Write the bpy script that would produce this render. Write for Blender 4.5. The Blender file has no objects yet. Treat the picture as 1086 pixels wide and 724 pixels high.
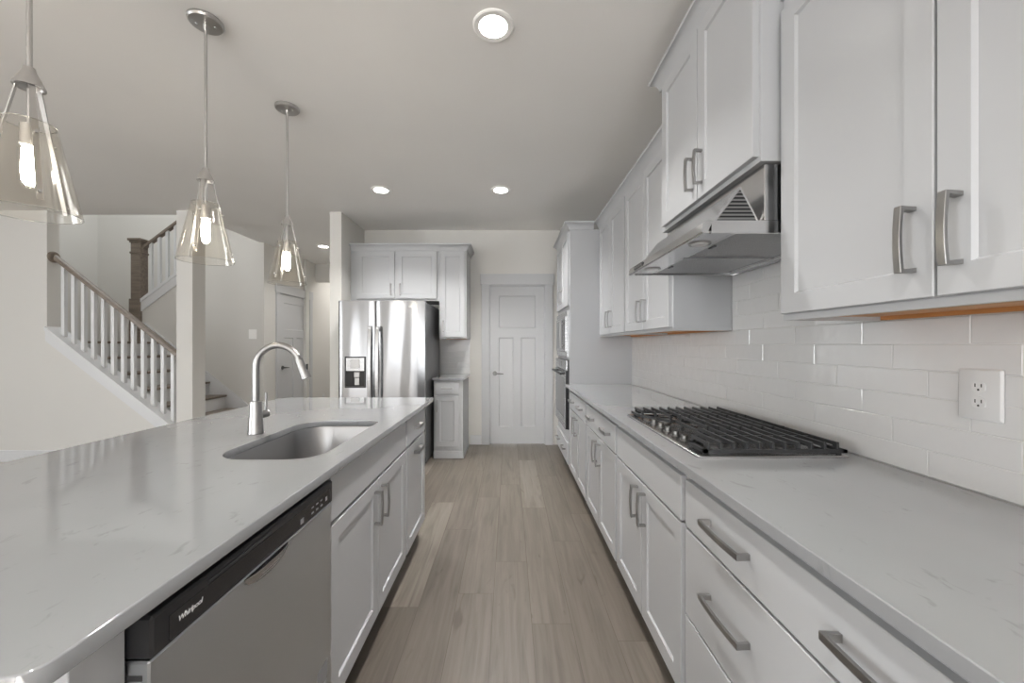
import bpy, bmesh, math, random
from mathutils import Matrix, Vector

random.seed(7)
PI = math.pi
scene = bpy.context.scene
COL = scene.collection

# ------------------------------------------------------------------ camera, light, exposure
CAM_H = 1.28
cd = bpy.data.cameras.new('camera')
cam = bpy.data.objects.new('camera', cd)
COL.objects.link(cam)
cam.location = (0, 0, CAM_H)
cam.rotation_euler = (PI / 2, 0, 0)
cd.sensor_width = 36.0
cd.lens = 415.0 / 1086.0 * 36.0
cd.shift_x = 3 / 1086.0
cd.shift_y = 4 / 1086.0
cd.clip_start = 0.02
scene.camera = cam

SKY = 1.5
world = bpy.data.worlds.new('world')
scene.world = world
world.use_nodes = True
bg = world.node_tree.nodes['Background']
bg.inputs[0].default_value = (0.97, 0.985, 1.0, 1)
bg.inputs[1].default_value = SKY

scene.view_settings.view_transform = 'Standard'
scene.view_settings.look = 'None'
scene.view_settings.exposure = 1.38
scene.view_settings.gamma = 1.0
scene.view_settings.use_curve_mapping = False
scene.cycles.max_bounces = 10
scene.cycles.diffuse_bounces = 6
scene.cycles.transparent_max_bounces = 16
scene.cycles.caustics_reflective = False
scene.cycles.caustics_refractive = False
scene.cycles.sample_clamp_indirect = 6.0
scene.cycles.use_denoising = True


def area(name, loc, rot, sx, sy, power, color=(1, 0.97, 0.93)):
    l = bpy.data.lights.new(name, 'AREA')
    l.shape = 'RECTANGLE'
    l.size = sx
    l.size_y = sy
    l.energy = power
    l.color = color
    o = bpy.data.objects.new(name, l)
    o.location = loc
    o.rotation_euler = rot
    COL.objects.link(o)
    return o


# daylight fill added at unseen windows behind and left of the camera
DAY = (0.94, 0.975, 1.0)
area('unseen_window_fill', (-3.3, -4.62, 1.3), (PI / 2, 0, 0), 2.4, 2.2, 12, DAY)
area('unseen_window_fill', (-0.5, -4.62, 1.3), (PI / 2, 0, 0), 3.0, 2.2, 22, DAY)
area('unseen_window_fill', (-8.62, -2.2, 1.3), (PI / 2, 0, -PI / 2), 2.6, 2.2, 75, DAY)
# sun added to bounce off the unseen living area floor onto the ceiling
sl_ = bpy.data.lights.new('sun', 'SUN')
sl_.energy = 26.0
sl_.angle = 0.02
sl_.color = (1.0, 0.97, 0.92)
so = bpy.data.objects.new('sun', sl_)
so.rotation_euler = (math.radians(54), 0, math.radians(12))
so.location = (-3, -8, 8)
COL.objects.link(so)
# disc ceiling lamps, some added as fill without fixtures behind the camera
def lampdisc(name, loc, power, color=(1, 0.985, 0.96)):
    l = bpy.data.lights.new(name, 'AREA')
    l.shape = 'DISK'
    l.size = 0.12
    l.spread = math.radians(115)
    l.energy = power
    l.color = color
    o = bpy.data.objects.new(name, l)
    o.location = loc
    COL.objects.link(o)
    return o


LAMP_W = 6
for x_, y_ in ((-0.08, -0.1), (-3.4, -0.4)):  # bare fill lamps added out of view, no fixture
    lampdisc('downlight', (x_, y_, 2.75), LAMP_W * 0.7 if x_ > -1 else LAMP_W * 0.4)
# fill light added high in the stairwell and the lit room past the hall
area('stairwell_fill', (-5.2, 5.6, 5.3), (0, 0, 0), 2.4, 1.8, 20, DAY)
area('room_light', (-2.7, 7.9, 2.7), (0, 0, 0), 1.0, 0.8, 6)


# ------------------------------------------------------------------ materials
def mat(name, color, rough=0.5, metal=0.0, spec=0.5, **kw):
    m = bpy.data.materials.new(name)
    m.use_nodes = True
    p = m.node_tree.nodes['Principled BSDF']
    p.inputs['Base Color'].default_value = (*color, 1)
    p.inputs['Roughness'].default_value = rough
    p.inputs['Metallic'].default_value = metal
    p.inputs['Specular IOR Level'].default_value = spec
    if 'coat' in kw:
        p.inputs['Coat Weight'].default_value = kw['coat']
        p.inputs['Coat Roughness'].default_value = 0.05
    if 'emit' in kw:
        p.inputs['Emission Color'].default_value = (*kw['emit'], 1)
        p.inputs['Emission Strength'].default_value = kw['power']
    return m


def nd(m, typ, **props):
    n = m.node_tree.nodes.new(typ)
    for k, v in props.items():
        setattr(n, k, v)
    return n


def ln(m, a, b):
    m.node_tree.links.new(a, b)


def princ(m):
    return m.node_tree.nodes['Principled BSDF']


def coords(m, scale=(1, 1, 1), kind='Object'):
    tc = nd(m, 'ShaderNodeTexCoord')
    mp = nd(m, 'ShaderNodeMapping')
    mp.inputs['Scale'].default_value = scale
    ln(m, tc.outputs[kind], mp.inputs['Vector'])
    return mp.outputs['Vector']


def noise(m, vec, scale, detail=3, rough=0.5, dist=0.0):
    n = nd(m, 'ShaderNodeTexNoise')
    n.inputs['Scale'].default_value = scale
    n.inputs['Detail'].default_value = detail
    n.inputs['Roughness'].default_value = rough
    n.inputs['Distortion'].default_value = dist
    ln(m, vec, n.inputs['Vector'])
    return n.outputs['Fac']


def ramp(m, fac, stops):
    r = nd(m, 'ShaderNodeValToRGB')
    e = r.color_ramp.elements
    e[0].position, e[0].color = stops[0][0], (*stops[0][1], 1)
    e[1].position, e[1].color = stops[-1][0], (*stops[-1][1], 1)
    for pos, c in stops[1:-1]:
        x = e.new(pos)
        x.color = (*c, 1)
    ln(m, fac, r.inputs['Fac'])
    return r.outputs['Color']


def bump(m, h, strength, dist=0.01):
    b = nd(m, 'ShaderNodeBump')
    b.inputs['Strength'].default_value = strength
    b.inputs['Distance'].default_value = dist
    ln(m, h, b.inputs['Height'])
    ln(m, b.outputs['Normal'], princ(m).inputs['Normal'])


def painted(name, color, rough, amt=0.03, bs=0.06, sc=220):
    m = mat(name, color, rough)
    v = coords(m)
    f = noise(m, v, 1.3, 2)
    lo = tuple(c * (1 - amt) for c in color)
    ln(m, ramp(m, f, [(0.3, lo), (0.7, color)]), princ(m).inputs['Base Color'])
    bump(m, noise(m, v, sc, 2), bs, 0.002)
    return m


M = {}
M['wall'] = painted('wall_paint', (0.69, 0.675, 0.645), 0.6)
M['ceiling'] = painted('ceiling_paint', (0.92, 0.91, 0.89), 0.8)
M['trim'] = painted('white_trim_paint', (0.70, 0.705, 0.715), 0.35, 0.02, 0.02)
M['door'] = painted('white_door_paint', (0.55, 0.556, 0.57), 0.35, 0.02, 0.02)
M['cab'] = painted('grey_cabinet_paint', (0.475, 0.483, 0.498), 0.32, 0.02, 0.02, 300)
M['dark'] = mat('dark_gap', (0.03, 0.03, 0.032), 0.6)
M['black'] = mat('black_plastic', (0.018, 0.018, 0.02), 0.3)
M['blackglass'] = mat('black_glass', (0.02, 0.02, 0.022), 0.06)
M['iron'] = mat('cast_iron', (0.028, 0.029, 0.031), 0.5)
M['rubber'] = mat('socket_dark', (0.05, 0.05, 0.05), 0.6)
M['plate'] = mat('white_plastic', (0.70, 0.70, 0.70), 0.35)
M['ring'] = mat('white_light_trim', (0.93, 0.92, 0.90), 0.5)
M['lamp'] = mat('lamp_lens', (0.9, 0.9, 0.88), 0.4, emit=(1, 0.97, 0.92), power=9.0)
M['bulb'] = mat('glowing_bulb', (0.9, 0.88, 0.8), 0.3, emit=(1, 0.93, 0.8), power=40.0)
M['print'] = mat('printed_mark', (0.75, 0.75, 0.75), 0.5)
M['greyprint'] = mat('grey_printed_mark', (0.25, 0.25, 0.26), 0.5)


def steel(name, color, rough, stretch, amt=0.12, wave=0.0, waveaxis=(1, 0, 0)):
    m = mat(name, color, rough, 1.0)
    v = coords(m, stretch)
    f = noise(m, v, 1.0, 4)
    mr = nd(m, 'ShaderNodeMapRange')
    mr.inputs['To Min'].default_value = max(0.02, rough - amt / 2)
    mr.inputs['To Max'].default_value = rough + amt / 2
    ln(m, f, mr.inputs['Value'])
    ln(m, mr.outputs['Result'], princ(m).inputs['Roughness'])
    if wave:
        v2 = coords(m, waveaxis)
        bump(m, noise(m, v2, 1.0, 1, 0.4), 1.0, wave)
    return m


M['nickel'] = mat('brushed_nickel', (0.36, 0.355, 0.35), 0.3, 1.0)
M['satin'] = mat('satin_nickel', (0.56, 0.55, 0.54), 0.32, 1.0)
M['darknickel'] = mat('satin_dark_nickel', (0.2, 0.198, 0.195), 0.32, 1.0)
M['steel'] = steel('brushed_steel', (0.46, 0.46, 0.465), 0.26, (2, 2, 260))
M['hoodsteel'] = steel('hood_steel', (0.62, 0.62, 0.625), 0.2, (260, 2, 260))
M['sinksteel'] = steel('sink_steel', (0.38, 0.38, 0.385), 0.3, (200, 4, 4), 0.1)
M['doorsteel'] = steel('dishwasher_steel', (0.60, 0.625, 0.65), 0.34, (4, 4, 300), 0.08)
M['fridgesteel'] = steel('fridge_steel', (0.31, 0.31, 0.315), 0.22, (300, 2, 2), 0.04, 0.12, (2.8, 0.0, 0.25))
M['fridgeside'] = mat('dark_fridge_side', (0.14, 0.14, 0.145), 0.35, 0.4)

# quartz with small grey flecks
m = mat('white_quartz', (0.70, 0.70, 0.705), 0.05, 0.0, 1.0)
v = coords(m, (2.0, 1.0, 1.0))
warp = noise(m, v, 4.0, 3, 0.6, 0.8)
fl = noise(m, v, 15.0, 3, 0.6, 0.6)
cl = noise(m, v, 2.2, 1)
veins = ramp(m, fl, [(0.0, (0, 0, 0)), (0.625, (0, 0, 0)), (0.70, (0.45, 0.45, 0.45)), (1.0, (1, 1, 1))])
base = ramp(m, cl, [(0.3, (0.285, 0.291, 0.302)), (0.7, (0.302, 0.308, 0.319))])
mx = nd(m, 'ShaderNodeMixRGB')
mx.inputs[2].default_value = (0.20, 0.205, 0.215, 1)
ln(m, veins, mx.inputs[0])
ln(m, base, mx.inputs[1])
ln(m, mx.outputs[0], princ(m).inputs['Base Color'])
M['quartz'] = m

# glazed subway tile
m = mat('glazed_tile', (0.66, 0.66, 0.66), 0.07)
v = coords(m)
bump(m, noise(m, v, 14, 2, 0.45), 0.4, 0.008)
M['tile'] = m
M['grout'] = mat('white_grout', (0.70, 0.70, 0.695), 0.6)

# raw wood under the wall cabinets
m = mat('raw_birch', (0.55, 0.26, 0.09), 0.5)
v = coords(m, (30, 2, 30))
ln(m, ramp(m, noise(m, v, 1.0, 4), [(0.3, (0.50, 0.225, 0.075)), (0.7, (0.64, 0.32, 0.12))]), princ(m).inputs['Base Color'])
M['birch'] = m

# stained stair wood
m = mat('stair_oak', (0.2, 0.16, 0.125), 0.4)
v = coords(m, (4, 30, 30))
ln(m, ramp(m, noise(m, v, 1.0, 4), [(0.3, (0.155, 0.125, 0.10)), (0.7, (0.25, 0.205, 0.165))]), princ(m).inputs['Base Color'])
M['oak'] = m

# vinyl plank floor; the tone of each plank is an attribute, the grain is noise
m = mat('plank_floor', (0.3, 0.26, 0.22), 0.38)
at = nd(m, 'ShaderNodeAttribute', attribute_name='tone')
tc = nd(m, 'ShaderNodeTexCoord')
off = nd(m, 'ShaderNodeVectorMath', operation='MULTIPLY_ADD')
comb = nd(m, 'ShaderNodeCombineXYZ')
ln(m, at.outputs['Fac'], comb.inputs['X'])
ln(m, at.outputs['Fac'], comb.inputs['Z'])
ln(m, comb.outputs[0], off.inputs[0])
off.inputs[1].default_value = (7, 0, 31)
ln(m, tc.outputs['Object'], off.inputs[2])
mp1 = nd(m, 'ShaderNodeMapping')
mp1.inputs['Scale'].default_value = (34, 1.6, 1)
ln(m, off.outputs[0], mp1.inputs['Vector'])
mp2 = nd(m, 'ShaderNodeMapping')
mp2.inputs['Scale'].default_value = (9, 0.9, 1)
ln(m, off.outputs[0], mp2.inputs['Vector'])
g1 = noise(m, mp1.outputs[0], 1.0, 5, 0.65, 0.5)
g2 = noise(m, mp2.outputs[0], 1.0, 3, 0.55, 1.6)
tonec = ramp(m, at.outputs['Fac'], [(0.0, (0.121, 0.103, 0.086)), (0.5, (0.149, 0.128, 0.108)), (1.0, (0.205, 0.181, 0.156))])
gr = ramp(m, g1, [(0.30, (0.74, 0.72, 0.70)), (0.62, (1.06, 1.06, 1.06))])
gr2 = ramp(m, g2, [(0.25, (0.66, 0.65, 0.64)), (0.43, (0.98, 0.98, 0.98)), (0.75, (1.10, 1.10, 1.10))])
a1 = nd(m, 'ShaderNodeMixRGB', blend_type='MULTIPLY')
a1.inputs[0].default_value = 1
a2 = nd(m, 'ShaderNodeMixRGB', blend_type='MULTIPLY')
a2.inputs[0].default_value = 1
ln(m, tonec, a1.inputs[1]); ln(m, gr, a1.inputs[2])
ln(m, a1.outputs[0], a2.inputs[1]); ln(m, gr2, a2.inputs[2])
mp3 = nd(m, 'ShaderNodeMapping')
mp3.inputs['Scale'].default_value = (15, 4.0, 1)
ln(m, off.outputs[0], mp3.inputs['Vector'])
g3 = noise(m, mp3.outputs[0], 1.0, 2, 0.5, 0.9)
kn = ramp(m, g3, [(0.0, (1, 1, 1)), (0.66, (1, 1, 1)), (0.76, (0.70, 0.67, 0.64)), (1.0, (0.6, 0.57, 0.54))])
a3 = nd(m, 'ShaderNodeMixRGB', blend_type='MULTIPLY')
a3.inputs[0].default_value = 1
ln(m, a2.outputs[0], a3.inputs[1]); ln(m, kn, a3.inputs[2])
ln(m, a3.outputs[0], princ(m).inputs['Base Color'])
bump(m, g1, 0.12, 0.002)
M['floor'] = m
M['seam'] = mat('plank_joint', (0.11, 0.09, 0.075), 0.7)

# thin clear glass
m = bpy.data.materials.new('clear_glass')
m.use_nodes = True
nt = m.node_tree
nt.nodes.remove(nt.nodes['Principled BSDF'])
out = nt.nodes['Material Output']
tr = nd(m, 'ShaderNodeBsdfTransparent')
tr.inputs[0].default_value = (0.988, 0.977, 0.955, 1)
gl = nd(m, 'ShaderNodeBsdfGlossy')
gl.inputs['Roughness'].default_value = 0.03
lw = nd(m, 'ShaderNodeLayerWeight')
lw.inputs['Blend'].default_value = 0.28
mr = nd(m, 'ShaderNodeMapRange')
mr.inputs['To Min'].default_value = 0.03
mr.inputs['To Max'].default_value = 0.75
ln(m, lw.outputs['Facing'], mr.inputs['Value'])
pw = nd(m, 'ShaderNodeMath', operation='POWER')
pw.inputs[1].default_value = 1.6
ln(m, mr.outputs['Result'], pw.inputs[0])
ms = nd(m, 'ShaderNodeMixShader')
ln(m, pw.outputs[0], ms.inputs[0]); ln(m, tr.outputs[0], ms.inputs[1]); ln(m, gl.outputs[0], ms.inputs[2])
ln(m, ms.outputs[0], out.inputs['Surface'])
M['glass'] = m
m = m.copy()
m.name = 'polished_glass_edge'
for n_ in m.node_tree.nodes:
    if n_.type == 'MAP_RANGE': n_.inputs['To Min'].default_value = 0.45
M['glassrim'] = m


# ------------------------------------------------------------------ mesh helpers
def nb():
    return bmesh.new()


def box(bm, x0, x1, y0, y1, z0, z1, bev=0.0, seg=1):
    x0, x1 = min(x0, x1), max(x0, x1)
    y0, y1 = min(y0, y1), max(y0, y1)
    z0, z1 = min(z0, z1), max(z0, z1)
    vs = [bm.verts.new((x, y, z)) for x in (x0, x1) for y in (y0, y1) for z in (z0, z1)]
    idx = [(0, 1, 3, 2), (4, 6, 7, 5), (0, 4, 5, 1), (2, 3, 7, 6), (0, 2, 6, 4), (1, 5, 7, 3)]
    fs = [bm.faces.new([vs[i] for i in f]) for f in idx]
    if bev > 0:
        es = list({e for f in fs for e in f.edges})
        bmesh.ops.bevel(bm, geom=es, offset=bev, segments=seg, affect='EDGES', profile=0.5)


def prism(bm, poly, axis, a0, a1, bev=0.0):
    """poly: 2D points; axis 'x': points are (y,z), 'y': (x,z), 'z': (x,y)."""
    def mk(p, a):
        return {'x': (a, p[0], p[1]), 'y': (p[0], a, p[1]), 'z': (p[0], p[1], a)}[axis]
    A = [bm.verts.new(mk(p, a0)) for p in poly]
    B = [bm.verts.new(mk(p, a1)) for p in poly]
    fs = [bm.faces.new(A), bm.faces.new(B[::-1])]
    n = len(poly)
    for i in range(n):
        j = (i + 1) % n
        fs.append(bm.faces.new([A[j], A[i], B[i], B[j]]))
    bmesh.ops.recalc_face_normals(bm, faces=fs)
    if bev > 0:
        es = list({e for f in fs for e in f.edges})
        bmesh.ops.bevel(bm, geom=es, offset=bev, segments=1, affect='EDGES', profile=0.5)


def ring(bm, c, axis_m, r, seg):
    return [bm.verts.new(c + axis_m @ Vector((r * math.cos(2 * PI * i / seg), r * math.sin(2 * PI * i / seg), 0))) for i in range(seg)]


def skin(bm, A, B):
    n = len(A)
    return [bm.faces.new([A[i], A[(i + 1) % n], B[(i + 1) % n], B[i]]) for i in range(n)]


def lathe(bm, prof, c=(0, 0, 0), axis=(0, 0, 1), seg=32, cap=True):
    """prof: list of (radius, distance along axis)."""
    q = Vector((0, 0, 1)).rotation_difference(Vector(axis).normalized()).to_matrix()
    c = Vector(c)
    rings = [ring(bm, c + q @ Vector((0, 0, h)), q, max(r, 1e-5), seg) for r, h in prof]
    fs = []
    for a, b in zip(rings, rings[1:]):
        fs += skin(bm, a, b)
    if cap:
        fs.append(bm.faces.new(rings[0][::-1]))
        fs.append(bm.faces.new(rings[-1]))
    bmesh.ops.recalc_face_normals(bm, faces=fs)


def cyl(bm, p0, p1, r, r1=None, seg=24):
    p0, p1 = Vector(p0), Vector(p1)
    lathe(bm, [(r, 0), (r if r1 is None else r1, (p1 - p0).length)], p0, p1 - p0, seg)


def tube(bm, pts, r, seg=16):
    pts = [Vector(p) for p in pts]
    rs = r if isinstance(r, (list, tuple)) else [r] * len(pts)
    prev = None
    rings = []
    for i, p in enumerate(pts):
        t = (pts[min(i + 1, len(pts) - 1)] - pts[max(i - 1, 0)]).normalized()
        if prev is None:
            q = Vector((0, 0, 1)).rotation_difference(t)
        else:
            q = prev[0].rotation_difference(t) @ prev[1]
        prev = (t, q)
        rings.append(ring(bm, p, q.to_matrix(), rs[i], seg))
    fs = []
    for a, b in zip(rings, rings[1:]):
        fs += skin(bm, a, b)
    fs.append(bm.faces.new(rings[0][::-1]))
    fs.append(bm.faces.new(rings[-1]))
    bmesh.ops.recalc_face_normals(bm, faces=fs)


def rrect(x0, x1, y0, y1, r, seg=8):
    rr = r if isinstance(r, (list, tuple)) else [r] * 4
    pts = []
    cs = [(x1 - rr[0], y1 - rr[0], 0, rr[0]), (x0 + rr[1], y1 - rr[1], 90, rr[1]), (x0 + rr[2], y0 + rr[2], 180, rr[2]), (x1 - rr[3], y0 + rr[3], 270, rr[3])]
    for cx, cy, a0, r_ in cs:
        for i in range(seg + 1):
            a = math.radians(a0 + 90 * i / seg)
            pts.append((cx + r_ * math.cos(a), cy + r_ * math.sin(a)))
    return pts


def loft(bm, loops, cap0=False, cap1=False):
    L = [[bm.verts.new(p) for p in lp] for lp in loops]
    fs = []
    for a, b in zip(L, L[1:]):
        fs += skin(bm, a, b)
    if cap0:
        fs.append(bm.faces.new(L[0][::-1]))
    if cap1:
        fs.append(bm.faces.new(L[-1]))
    bmesh.ops.recalc_face_normals(bm, faces=fs)


def xf(bm, mtx):
    bmesh.ops.transform(bm, matrix=mtx, verts=bm.verts)
    if mtx.determinant() < 0:
        bmesh.ops.reverse_faces(bm, faces=bm.faces)
    return bm


def face_m(facing, plane):
    """canonical (u, y, z) with the front towards -y  ->  world."""
    if facing == '-X':
        return Matrix(((0, 1, 0, plane), (1, 0, 0, 0), (0, 0, 1, 0), (0, 0, 0, 1)))
    if facing == '+X':
        return Matrix(((0, -1, 0, plane), (1, 0, 0, 0), (0, 0, 1, 0), (0, 0, 0, 1)))
    return Matrix(((1, 0, 0, 0), (0, 1, 0, plane), (0, 0, 1, 0), (0, 0, 0, 1)))


WL = {}


def mesh_obj(name, bm, material, parent=None, loc=None, angle=32):
    """link bm (in world coordinates) as ONE object."""
    me = bpy.data.meshes.new(name)
    if parent is not None:
        o_w = WL[parent.name]
    elif loc is not None:
        o_w = Vector(loc)
    else:
        lo = [min(v.co[i] for v in bm.verts) for i in range(3)]
        hi = [max(v.co[i] for v in bm.verts) for i in range(3)]
        o_w = Vector(((lo[0] + hi[0]) / 2, (lo[1] + hi[1]) / 2, lo[2]))
    bmesh.ops.translate(bm, verts=bm.verts, vec=-o_w)
    bm.normal_update()
    bm.to_mesh(me)
    bm.free()
    for p in me.polygons:
        p.use_smooth = True
    me.set_sharp_from_angle(angle=math.radians(angle))
    if isinstance(material, (list, tuple)):
        for x in material:
            me.materials.append(x)
    else:
        me.materials.append(material)
    o = bpy.data.objects.new(name, me)
    COL.objects.link(o)
    if parent is not None:
        o.parent = parent
    else:
        o.location = o_w
    WL[o.name] = o_w
    return o


def tag(o, label=None, cat=None, group=None, kind=None):
    if label: o['label'] = label
    if cat: o['category'] = cat
    if group: o['group'] = group
    if kind: o['kind'] = kind
    return o


def thing(name, label, cat, loc, group=None):
    o = bpy.data.objects.new(name, None)
    o.empty_display_size = 0.1
    o.location = loc
    COL.objects.link(o)
    WL[o.name] = Vector(loc)
    return tag(o, label, cat, group)


def copy_tree(o, parent=None):
    c = o.copy()
    COL.objects.link(c)
    if parent is not None:
        c.parent = parent
    WL[c.name] = WL.get(o.name)
    for ch in list(o.children):
        copy_tree(ch, c)
    return c


def struct(name, bm, material):
    return tag(mesh_obj(name, bm, material, loc=(0, 0, 0)), kind='structure')


# ------------------------------------------------------------------ room shell
CEIL = 2.763
XW = 1.165        # face of the tiled right wall
YB = 5.045        # back wall
YS = 4.30         # front of the stair wall

# floor, one quad per plank
bm = nb()
tone = bm.faces.layers.float.new('tone')
PWID, PLEN = 0.183, 1.28
rng = random.Random(3)
base_f = bm.faces.new([bm.verts.new(p) for p in ((-9, -4.6, -0.004), (1.3, -4.6, -0.004), (1.3, 9.2, -0.004), (-9, 9.2, -0.004))])
base_f.material_index = 1
i0 = int((-9 + 0.079) / PWID)
for i in range(i0, 8):
    xa = -0.079 + i * PWID
    xb = min(xa + PWID, 1.3)
    ph = rng.uniform(-PLEN, 0)
    if i == -3: ph = 1.913 - 6 * PLEN + 4.6
    if i == 1: ph = 3.08 - 7 * PLEN + 4.6
    y = -4.6 + ph
    while y < 9.2:
        t = min(1.0, max(0.0, rng.gauss(0.45, 0.2)))
        if i == -3 and abs(y - 1.913) < 0.05: t = 1.0
        if i == 1 and abs(y - 3.08) < 0.05: t = 0.95
        ya, yb = max(y, -4.6), min(y + PLEN, 9.2)
        if yb > ya:
            g = 0.0011
            f = bm.faces.new([bm.verts.new(p) for p in ((xa + g, ya + g, 0), (xb - g, ya + g, 0), (xb - g, yb - g, 0), (xa + g, yb - g, 0))])
            f[tone] = t
        y += PLEN
struct('floor', bm, [M['floor'], M['seam']])

bm = nb()
box(bm, -9, 1.3, -4.6, 4.45, CEIL, CEIL + 0.3)
box(bm, -3.6, 1.3, 4.45, 9.2, CEIL, CEIL + 0.3)
struct('ceiling', bm, M['ceiling'])

bm = nb()
box(bm, XW + 0.012, XW + 0.15, -4.6, 5.2, 0, CEIL)
struct('wall_right', bm, M['wall'])

# back wall with the door opening
DX0, DX1, DZ = -0.255, 0.462, 2.052
bm = nb()
box(bm, -1.866, DX0 - 0.02, YB, YB + 0.13, 0, CEIL)
box(bm, DX1 + 0.02, XW + 0.012, YB, YB + 0.13, 0, CEIL)
box(bm, DX0 - 0.02, DX1 + 0.02, YB, YB + 0.13, DZ + 0.02, CEIL)
struct('wall_back', bm, M['wall'])

bm = nb()
box(bm, -1.996, -1.866, 4.353, 9.2, 0, CEIL)
struct('wall_fridge', bm, M['wall'])

bm = nb()
box(bm, -3.656, -3.48, YS, YS + 0.18, 0, CEIL)
struct('column', bm, M['wall'])

# wall under and left of the stairs: full height left of the rail, sloping top to the right
XA, ZA, XB_, ZB_ = -5.08, 1.44, -3.656, 0.33
bm = nb()
prism(bm, [(-9, 0), (XB_, 0), (XB_, ZB_), (XA, ZA), (XA, CEIL), (-9, CEIL)], 'y', YS, YS + 0.12)
struct('wall_stairs', bm, M['wall'])

# wall behind the first flight, its top following the second flight
bm = nb()
YF = 5.65
prism(bm, [(-5.30, 0), (-3.54, 0), (-3.54, CEIL), (-3.6, CEIL), (-3.6, 3.9), (-4.62, 3.9), (-4.62, 2.408), (-5.30, 1.90)], 'y', YF, YF + 0.1)
struct('wall_flight', bm, M['wall'])
bm = nb()
box(bm, -7.2, -3.5, 6.75, 6.85, 0, 5.45)
box(bm, -7.2, -7.1, 4.42, 6.75, 0, 5.45)
box(bm, -3.6, -3.5, 4.45, 6.75, CEIL + 0.3, 5.45)
box(bm, -7.2, -3.5, 4.35, 4.45, CEIL + 0.3, 5.45)
struct('wall_stairwell', bm, M['wall'])
bm = nb()
box(bm, -7.2, -3.5, 4.35, 6.85, 5.45, 5.55)
struct('ceiling_stairwell', bm, M['ceiling'])

# hall: wall with a door, header, room beyond
D2A, D2B, D2Z = 6.03, 6.91, 2.08
bm = nb()
box(bm, -3.64, -3.54, YF + 0.1, D2A - 0.02, 0, CEIL)
box(bm, -3.64, -3.54, D2B + 0.02, 9.2, 0, CEIL)
box(bm, -3.64, -3.54, D2A - 0.02, D2B + 0.02, D2Z + 0.02, CEIL)
struct('wall_hall', bm, M['wall'])
bm = nb()
box(bm, -3.54, -1.996, 7.14, 7.26, 2.44, CEIL)
struct('wall_header', bm, M['wall'])
bm = nb()
box(bm, -3.54, -1.996, 8.6, 8.7, 0, CEIL)
struct('wall_far', bm, M['wall'])

# added window walls out of frame; openings and posts shaped for daylight and fridge streaks
bm = nb()
xs = [-9, -4.6, -3.7, -3.45, -2.55, -1.9, -1.0, -0.78, 0.12, 0.32, 1.0, 1.0, 1.3]
for k in range(0, 12, 2):
    if xs[k + 1] > xs[k]: box(bm, xs[k], xs[k + 1], -4.6, -4.5, 0, CEIL)
for k in range(1, 11, 2):
    if xs[k + 1] > xs[k]:
        box(bm, xs[k], xs[k + 1], -4.6, -4.5, 0, 0.12)
        box(bm, xs[k], xs[k + 1], -4.6, -4.5, 2.5, CEIL)
struct('wall_front', bm, M['wall'])
bm = nb()
ys = [-4.6, -3.5, -0.9, 4.3]
for k in range(0, 4, 2):
    box(bm, -8.6, -8.5, ys[k], ys[k + 1], 0, CEIL)
for k in range(1, 3, 2):
    box(bm, -8.6, -8.5, ys[k], ys[k + 1], 0, 0.15)
    box(bm, -8.6, -8.5, ys[k], ys[k + 1], 2.45, CEIL)
struct('wall_left', bm, M['wall'])

# baseboards
def baseboard(name, boxes):
    bm = nb()
    for b in boxes:
        box(bm, *b, bev=0.004)
    struct(name, bm, M['trim'])


baseboard('baseboard_back', [(-0.5, DX0 - 0.105, YB - 0.016, YB, 0.001, 0.125)])
baseboard('baseboard_stairs', [(-8.5, -3.48, YS - 0.016, YS, 0.001, 0.13)])
baseboard('baseboard_hall', [(-3.54, -3.524, YF, D2A - 0.11, 0.001, 0.125), (-3.54, -3.524, D2B + 0.12, 8.6, 0.001, 0.125),
                             (-3.54, -1.996, 8.584, 8.6, 0.001, 0.125)])


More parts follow.
